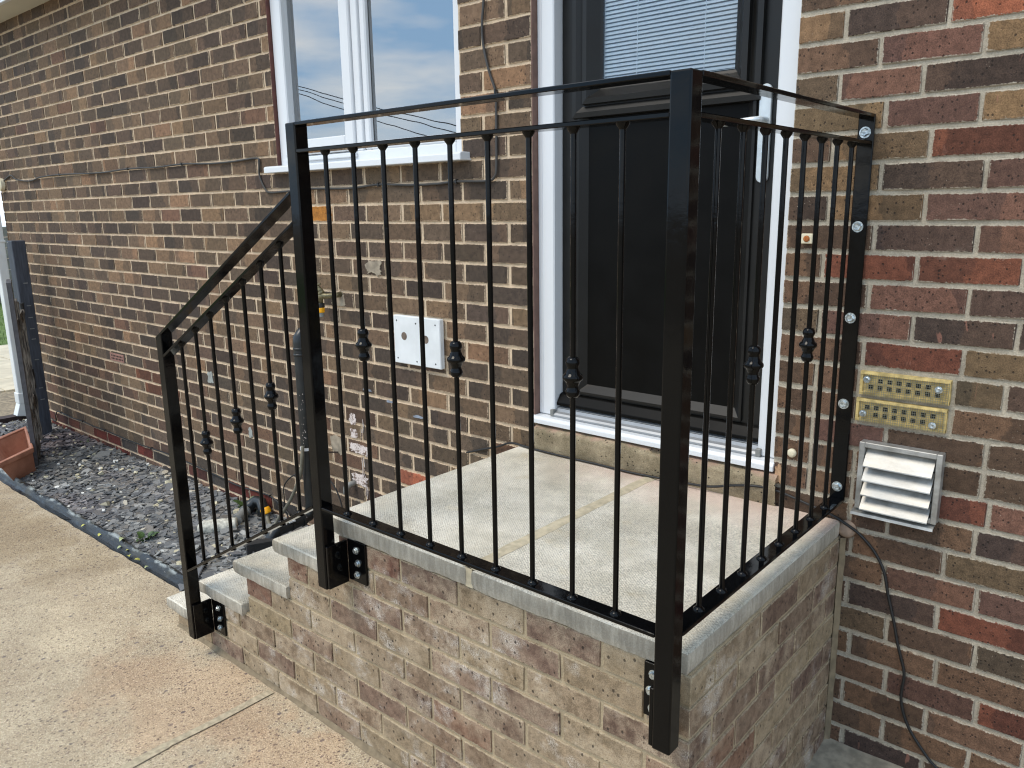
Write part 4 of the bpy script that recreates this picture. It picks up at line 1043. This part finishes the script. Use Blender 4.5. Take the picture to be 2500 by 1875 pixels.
# white blanking board
bd = thing('blanking_board', 'square white screwed board with two round holes on the brick wall', 'board', (-.587, 0, -.573))
box('panel', -.724, -.450, -.026, -.002, -.5735, -.3735, M_BOARD, bd, .003)
for (x, z, r_) in ((-.660, -.457, .0165), (-.532, -.460, .0165)):
    g = MB(); g.lathe([(r_, 0), (r_, .0006)], (x, -.0262, z), (0, -1, 0), 24); build('hole', g, M_HOLE, bd)
for (x, z) in ((-.703, -.395), (-.588, -.400), (-.475, -.397), (-.703, -.552), (-.588, -.556), (-.479, -.554)):
    g = MB(); g.lathe([(.0035, 0), (.003, .001)], (x, -.0262, z), (0, -1, 0), 10); build('screw', g, M_DARK, bd)
# small fittings on the wall
g = MB(); g.box(.950, .981, -.016, -.001, -.0555, -.0285); mt_ = build('anchor_plate', g, M_CREAM, None, .002)
tag(mt_, 'small cream plate with a rusty screw on the brick right of the door', 'plate')
g = MB(); g.lathe([(.0085, 0), (.0085, .002), (.006, .004)], (.966, -.0162, -.042), (0, -1, 0), 12); build('screw', g, M_RUST, mt_)
g = MB(); g.lathe([(.013, 0), (.013, .006), (.009, .010), (.004, .0105)], (.960, -.001, -.649), (0, -1, 0), 18)
tag(build('wall_plug', g, M_CREAM, None, smooth=True), 'round cream cap low on the brick right of the door sill', 'cap')
g = MB(); g.tube([(-1.185, -.006, -1.062), (-1.215, -.030, -1.062), (-1.25, -.055, -1.064)], .004, 8); tag(build('wall_hook', g, simple('rusty_iron', srgb(52, 40, 34), .8, .3)), 'short rusty iron spike sticking out of the wall behind the post', 'spike')
g = MB(); g.tube([(-1.075, .0, -1.190), (-1.078, -.03, -1.192), (-1.085, -.045, -1.205), (-1.09, -.045, -1.235)], [.013, .013, .014, .015], 12)
tag(build('stub_pipe', g, M_GREYPL, None, smooth=True), 'grey stub pipe below the white paint splashes', 'pipe')

def cable(name, pts, r, mat, label, group=None, y=-.008, clips=(), n=7):
    P_ = [Vector((p[0], (p[2] if len(p) > 2 else y), p[1])) for p in pts]; out = []
    for i in range(len(P_)-1):       # Catmull-Rom
        p0, p1, p2, p3 = P_[max(i-1, 0)], P_[i], P_[i+1], P_[min(i+2, len(P_)-1)]
        for k in range(6):
            t = k/6; out.append(.5*((2*p1)+(p2-p0)*t+(2*p0-5*p1+4*p2-p3)*t*t+(3*p1-p0-3*p2+p3)*t**3))
    out.append(P_[-1]); g = MB(); g.tube(out, r, n); o = build(name, g, mat, None, smooth=True); tag(o, label, 'cable', group)
    for c in clips:
        g = MB(); g.tube([(c[0], -.001, c[1]-.001), (c[0], -.014, c[1]+.001)], .0032, 8); g.box(c[0]-.0035, c[0]+.0035, -.0145, -.001, c[1]-r*1.6, c[1]+r*1.6)
        build('cable_clip', g, M_CABLE, o)
    return o
cL = [(-5.15, .275), (-5.085, .297), (-4.916, .335), (-4.806, .302), (-4.554, .284), (-4.341, .304), (-4.017, .308), (-3.675, .301), (-3.339, .296), (-3.018, .304), (-2.673, .298), (-2.382, .302), (-2.117, .292), (-1.891, .291), (-1.675, .297), (-1.647, .276), (-1.656, .22), (-1.613, .152), (-1.566, .137), (-1.422, .140), (-1.264, .146), (-.981, .141), (-.794, .151), (-.612, .143), (-.446, .144), (-.352, .149), (-.20, .146), (-.162, .160), (-.153, .190), (-.150, .30), (-.149, .39), (-.150, .444), (-.179, .515), (-.204, .604), (-.207, .676), (-.198, .746), (-.19, .9), (-.19, 1.34)]
cable('wall_cable', cL, .0047, M_CABLEG, 'dark cable clipped along the wall and looping under the white window', clips=[(-.794, .151), (-.352, .149), (-.150, .444), (-3.018, .304), (-2.382, .302), (-4.017, .308)])
cB = [(-4.81, -1.490), (-4.72, -1.497), (-4.705, -1.45), (-4.66, -1.411), (-4.583, -1.408), (-4.39, -1.416), (-4.19, -1.412), (-4.01, -1.417), (-3.82, -1.4145), (-3.52, -1.419), (-3.35, -1.420), (-3.14, -1.415), (-2.88, -1.409), (-2.37, -1.424), (-2.13, -1.436), (-1.91, -1.427), (-1.80, -1.424), (-1.72, -1.445), (-1.62, -1.49)]
cable('wall_cable', cB, .0042, M_CABLE, 'thin black cable clipped low along the wall above the slate bed', clips=[(-4.583, -1.408), (-4.19, -1.412), (-3.82, -1.4145), (-3.14, -1.415), (-1.80, -1.424)])
cD = [(-.34, -.90, -.006), (-.26, -.872, -.008), (-.17, -.842, -.010), (-.09, -.8105, -.02), (.02, -.8095, -.030), (.154, -.8095, -.034), (.30, -.8095, -.032), (.42, -.8095, -.036), (.50, -.8085, -.034), (.62, -.803, -.034), (.72, -.797, -.032), (.80, -.776, -.030), (.87, -.764, -.026), (.93, -.770, -.012), (1.02, -.790, -.010), (1.085, -.804, -.012), (1.12, -.818, -.012), (1.164, -.841, -.012), (1.206, -.882, -.010), (1.235, -.934, -.009), (1.250, -.995, -.009), (1.271, -1.068, -.009), (1.285, -1.125, -.010), (1.296, -1.161, -.010), (1.3105, -1.214, -.010), (1.3095, -1.290, -.012), (1.332, -1.3615, -.010), (1.377, -1.4216, -.010), (1.4153, -1.455, -.012), (1.50, -1.49, -.02), (1.7, -1.50, -.04)]
cable('floor_cable', cD, .0040, M_CABLE, 'black cable trailing across the porch below the door and down the right wall')
cW = [(-1.345, -1.20, -.03), (-1.42, -1.205, -.05), (-1.50, -1.235, -.06), (-1.575, -1.30, -.06), (-1.60, -1.37, -.05), (-1.60, -1.44, -.05), (-1.565, -1.485, -.05)]
cable('wire_loop', cW, .0035, M_CABLE, 'black wire hanging in a curve left of the waste pipe')
cable('wire_loop', [(-1.31, -1.16, -.03), (-1.25, -1.17, -.05), (-1.19, -1.20, -.05), (-1.145, -1.25, -.05), (-1.12, -1.31, -.05), (-1.11, -1.37, -.05), (-1.12, -1.45, -.04)], .0035, M_CABLE, 'black wire hanging in a curve right of the waste pipe')
cH = [(-1.352, -1.045, -.085), (-1.356, -1.10, -.09), (-1.37, -1.18, -.095), (-1.41, -1.26, -.10), (-1.46, -1.33, -.10), (-1.53, -1.41, -.10), (-1.59, -1.47, -.10), (-1.60, -1.505, -.13), (-1.60, -1.520, -.20)]
cable('garden_hose', cH, .0085, M_HOSE, 'grey-green hose hanging from the waste pipe down to the slate', n=10)
th2 = thing('hose_end', 'yellow hose connector on a short grey hose lying in the slate', 'hose connector', (-1.66, -.07, G))
g = MB(); g.lathe([(.022, 0), (.026, .004), (.026, .026), (.021, .032)], (-1.735, -.075, -1.485), (-.35, -.1, .9), 16); build('cap', g, M_YEL, th2, smooth=True, autosm=True)
g = MB(); g.tube([(-1.735, -.075, -1.480), (-1.722, -.082, -1.500), (-1.695, -.095, -1.512), (-1.65, -.115, -1.518), (-1.60, -.135, -1.520), (-1.55, -.16, -1.526)], [.014, .0105, .0105, .0105, .0105, .0105], 12); build('hose', g, M_HOSE, th2, smooth=True)
# elbow and downpipe fittings lying on the slate
g = MB(); g.tube([(-1.79, -.215, -1.490), (-1.825, -.165, -1.487), (-1.85, -.13, -1.484)], [.027, .027, .025], 18); g.tube([(-1.845, -.14, -1.484), (-1.852, -.128, -1.484)], .031, 18)
tag(build('pipe_stub', g, M_GREYPL, None, smooth=True, autosm=True), 'short grey pipe length next to the white sock in the slate', 'pipe')
g = MB(); g.tube([(-1.88, -.105, -1.50), (-1.888, -.075, -1.475), (-1.87, -.05, -1.455), (-1.83, -.045, -1.455), (-1.79, -.06, -1.475), (-1.77, -.075, -1.505)], [.029, .029, .029, .029, .029, .031], 18)
tag(build('pipe_elbow', g, M_PIPEB, None, smooth=True), 'loose black pipe elbow lying on the slate by the weed', 'pipe elbow')
# white fabric sock over a pipe end
g = MB(); vs = []; n, m2 = 26, 22; a_, b_ = Vector((-1.868, -.385, -1.500)), Vector((-1.752, -.238, -1.498)); ax = (b_-a_); L_ = ax.length; ax.normalize(); u = ax.cross(Vector((0, 0, 1))).normalized(); w3 = u.cross(ax)
for i in range(n+1):
    t = i/n; r0 = .036*(1-.55*max(0, (.16-t)/.16)**1.5)
    for k in range(m2):
        a = 2*math.pi*k/m2; q = noise.noise(Vector((t*9, math.cos(a)*2, math.sin(a)*2)))
        r_ = r0*(1+.16*q+(.03*math.sin(k*9+i*2))); p = a_+ax*L_*t+u*r_*math.cos(a)*1.1+w3*r_*math.sin(a); vs.append(tuple(p))
fs = [(i*m2+k, i*m2+(k+1) % m2, (i+1)*m2+(k+1) % m2, (i+1)*m2+k) for i in range(n) for k in range(m2)]+[tuple(range(m2))[::-1], tuple(n*m2+k for k in range(m2))]
g.poly(vs, fs); tag(build('fabric_sock', g, M_SACK, None, smooth=True), 'white crumpled fabric sleeve lying in the slate behind the stair railing', 'fabric sleeve')
# dark slate slab stood on edge by the steps
g = MB(); p1, p2 = Vector((-1.365, -.415)), Vector((-1.30, -.275)); nrm = Vector((-.10, .05))
base = [(p1.x, p1.y), (p2.x, p2.y), (p2.x+nrm.x*.4, p2.y+nrm.y*.4), (p1.x+nrm.x*.4, p1.y+nrm.y*.4)]
g.prism(base, 'z', G, -1.440); tag(build('slate_offcut', g, M_SLATEBOX, None, .003), 'dark slate slab standing on edge behind the steps', 'slab')

# ------------------------------------------------------------------ left end: planter, gate, post, downpipe
pt = thing('planter', 'empty terracotta trough planter at the path edge, far left', 'planter', (-3.85, -.55, G))
ax = Vector((-.965, .262, 0)); ln = .60
nb = [Vector((-3.505, -.690, G+.012)), Vector((-3.618, -.530, G+.002))]; nt_ = [Vector((-3.404, -.787, -1.375)), Vector((-3.600, -.540, -1.372))]
fbk = [nb[0]+ax*(ln-.12), nb[1]+ax*(ln-.12)]; ftp = [nt_[0]+ax*ln, nt_[1]+ax*ln]
outer = [nb[0], nb[1], fbk[1], fbk[0]]; top = [nt_[0], nt_[1], ftp[1], ftp[0]]
cen = sum(top, Vector())/4; cb_ = sum(outer, Vector())/4
def sh(p, c, k): return c+(p-c)*k
it = [sh(p, cen, .90) for p in top]; ib = [sh(p, cb_, .88)+Vector((0, 0, .012)) for p in outer]
g = MB(); g.poly(outer+top+it+ib, [(0, 3, 2, 1)]+[(i, (i+1) % 4, (i+1) % 4+4, i+4) for i in range(4)]+[(4+i, 4+(i+1) % 4, 8+(i+1) % 4, 8+i) for i in range(4)]+[(8+i, 8+(i+1) % 4, 12+(i+1) % 4, 12+i) for i in range(4)]+[(12, 13, 14, 15)])
build('trough', g, M_TERRA, pt, .006, 2, smooth=True, autosm=True)
g = MB(); rimo = lambda p, dz: p+(p-cen).normalized()*.02+Vector((0, 0, dz)); o1 = [rimo(p, -.024) for p in top]; o2 = [rimo(p, .008) for p in top]; i1 = [sh(p, cen, .90)+Vector((0, 0, -.018)) for p in top]; i2 = [sh(p, cen, .90)+Vector((0, 0, .006)) for p in top]
g.poly(o1+o2+i1+i2, [(i, (i+1) % 4, (i+1) % 4+4, i+4) for i in range(4)]+[(4+i, 4+(i+1) % 4, 12+(i+1) % 4, 12+i) for i in range(4)]+[(8+(i+1) % 4, 8+i, 12+i, 12+(i+1) % 4) for i in range(4)]+[(8+i, 8+(i+1) % 4, (i+1) % 4, i) for i in range(4)])
build('rim', g, M_TERRA, pt, .005, 2, smooth=True, autosm=True)
# grey gate post
gp = thing('gate_post', 'tall slate-grey painted timber post standing against the far wall', 'post', (-4.55, -.15, G))
box('timber', -4.60, -4.50, -.200, -.112, G-.02, -.124, M_GREY, gp, .004)
for z in (-.42, -.58, -.665, -.745, -.82, -.97, -1.18, -1.265): box('staple', -4.4995, -4.496, -.162, -.135, z-.003, z+.003, M_GREYPL, gp)
box('staple', -4.585, -4.56, -.2025, -.2, -.14, -.134, M_GREYPL, gp)
# dilapidated gate seen edge-on
gt = thing('broken_gate', 'weathered broken timber gate seen edge-on beside the terracotta planter', 'gate', (-3.9, -.42, G))
def board(name, x0, y0, x1, y1, z0, z1, wd, mat, seed):
    rg = random.Random(seed); g = MB(); n = 22; d = Vector((x1-x0, y1-y0, 0)).normalized(); s_ = Vector((-d.y, d.x, 0)); vs = []
    Ln = math.hypot(x1-x0, y1-y0)
    for i in range(n+1):
        z = z0+(z1-z0)*i/n; a = rg.uniform(-.004, .004); wdt = wd*(1+rg.uniform(-.25, .15)*(1 if mat is M_ROT else .1)); top_ = rg.uniform(-.02, .02) if i == n else 0
        for (p, q) in ((0, -.5), (1, -.5), (1, .5), (0, .5)):
            v = Vector((x0, y0, 0))+d*Ln*p+s_*(wdt*q+(a if mat is M_ROT else 0)); vs.append((v.x, v.y, z+top_*p))
    fs = [(4*i+k, 4*i+(k+1) % 4, 4*i+4+(k+1) % 4, 4*i+4+k) for i in range(n) for k in range(4)]+[(0, 3, 2, 1), (4*n, 4*n+1, 4*n+2, 4*n+3)]
    g.poly(vs, fs); return build(name, g, mat, gt)
board('stile', -3.700, -.500, -3.775, -.472, G, -.352, .026, simple('dark_grey_stile', srgb(78, 76, 78), .7, var=.2, nscale=30, bump=.5), 1)
board('board', -3.86, -.425, -3.94, -.400, G+.03, -.48, .022, M_ROT, 2)
board('board', -4.02, -.372, -4.10, -.345, G+.05, -.50, .026, M_ROT, 3)
board('stile', -4.28, -.268, -4.36, -.245, G+.04, -.60, .030, M_ROT, 4)
g = MB(); g.tube([(-4.43, -.215, -1.02), (-4.44, -.21, -1.16)], .014, 8); g.tube([(-4.43, -.215, -.55), (-4.44, -.21, -.63)], .013, 8); build('hinge', g, M_CABLE, gt)
for z in (-.66, -1.25): board('rail', -3.78, -.468, -4.34, -.255, z, z+.07, .018, M_ROT, int(-z*10))
# white downpipe at the corner
dw = thing('downpipe', 'white square rainwater downpipe at the far left corner of the house', 'downpipe', (-5.22, -.09, G))
box('pipe', -5.285, -5.212, -.085, -.02, -1.40, 1.34, M_PIPEW, dw, .006, 2)
box('joint', -5.290, -5.207, -.09, -.015, -.155, -.135, M_PIPEW, dw, .003); box('joint', -5.292, -5.205, -.092, -.013, -1.42, -1.335, M_PIPEW, dw, .004)
g = MB(); g.poly([(-5.29, -.088, -1.42), (-5.207, -.088, -1.42), (-5.207, -.017, -1.42), (-5.29, -.017, -1.42), (-5.29, -.12, -1.515), (-5.207, -.12, -1.515), (-5.207, -.045, -1.53), (-5.29, -.045, -1.53)], [(0, 1, 2, 3), (7, 6, 5, 4), (0, 4, 5, 1), (1, 5, 6, 2), (2, 6, 7, 3), (3, 7, 4, 0)]); build('shoe', g, M_PIPEW, dw, .003)
g = MB(); g.lathe([(.04, 0), (.045, .004), (.045, .03), (.03, .036)], (-5.11, -.001, .275), (0, -1, 0), 18); tag(build('cable_entry', g, M_CREAM, None, smooth=True, autosm=True), 'round cream cable entry on the wall at the far left edge', 'cable entry')
# beyond the house corner
box_ = MB(); box_.box(-5.32, -5.22, -.62, .4, G-.05, G+.028); tag(build('timber_edging', box_, simple('wet_dark_board', srgb(58, 42, 36), .8, var=.3), None), 'dark board edging at the far end of the slate bed', 'edging')
g = MB(); g.poly([(-6.5, -9, G-.008), (-5.3, -9, G-.008), (-5.3, 6, G-.008), (-6.5, 6, G-.008)], [(0, 1, 2, 3)]); tag(build('bare_earth', g, M_EARTH), kind='structure')
pv_ = bpy.data.objects.new('pavement', None); link(pv_, None, (-8, 0, G)); pv_['kind'] = 'structure'
for i in range(5):
    for j in range(9): box('paving_slab', -9.48+.6*i, -8.89+.6*i, -1.6+.6*j, -1.01+.6*j, G-.03, G+.006+random.uniform(-.002, .002), M_PAVE, pv_, .004)
g = MB(); g.poly([(-19, -12, G-.02), (-9.5, -12, G-.02), (-9.5, 14, G-.02), (-19, 14, G-.02)], [(0, 1, 2, 3)]); tag(build('lawn', g, simple('turf_base', srgb(84, 104, 44), .95, var=.3, nscale=12, bump=.6)), kind='structure')
g = MB(); rg = random.Random(2)
for i in range(6000):
    x, y = rg.uniform(-15, -9.5), rg.uniform(-.5, 3.5); h = rg.uniform(.02, .06); a = rg.random()*3.14; dx, dy = .004*math.cos(a), .004*math.sin(a); k = rg.uniform(.7, 1.3)
    g.poly([(x-dx, y-dy, G-.02), (x+dx, y+dy, G-.02), (x+rg.uniform(-.02, .02), y+rg.uniform(-.02, .02), G-.02+h)], [(0, 1, 2)], (.09*k, .16*k, .03*k, 1))
tag(build('grass', g, M_GRASS, loc=(-12, 1, G)), 'strip of short green grass beyond the house corner', 'grass', kind='stuff')
gw = thing('garden_wall', 'low grey stone garden wall beyond the grass at far left', 'wall', (-15.2, 2, G))
for j in range(7):
    for i in range(14):
        x0 = 0; y0 = -1.5+.45*i+(.22 if j % 2 else 0)
        box('stone', -15.3, -15.05+random.uniform(-.01, .01), y0+.01, y0+.43, G+.2*j+.01, G+.2*j+.19, M_GWALL, gw, .01)

# overhead cables across the road, mirrored in the window panes
for i, (a, b) in enumerate((((-21.66, -14, 4.30), (-14.1, -14, 1.83+.25)), ((-21.67, -14, 4.18), (-14.1, -14, 1.95-.2)), ((-21.66, -14, 4.40), (-14.1, -14, 2.05+.2)))):
    A, B = Vector(a), Vector(b); d = B-A; A = A-d*1.2; B = B+d*.0; d = B-A; g = MB(); g.tube([A+d*t-Vector((0, 0, .25*math.sin(math.pi*t))) for t in [k/10 for k in range(11)]], .014, 6)
    tag(build('overhead_cable', g, M_CABLE), ['middle', 'lowest', 'uppermost'][i]+' of the thin overhead cables mirrored in the blue window panes', 'cable', 'overhead cables reflected in the window')
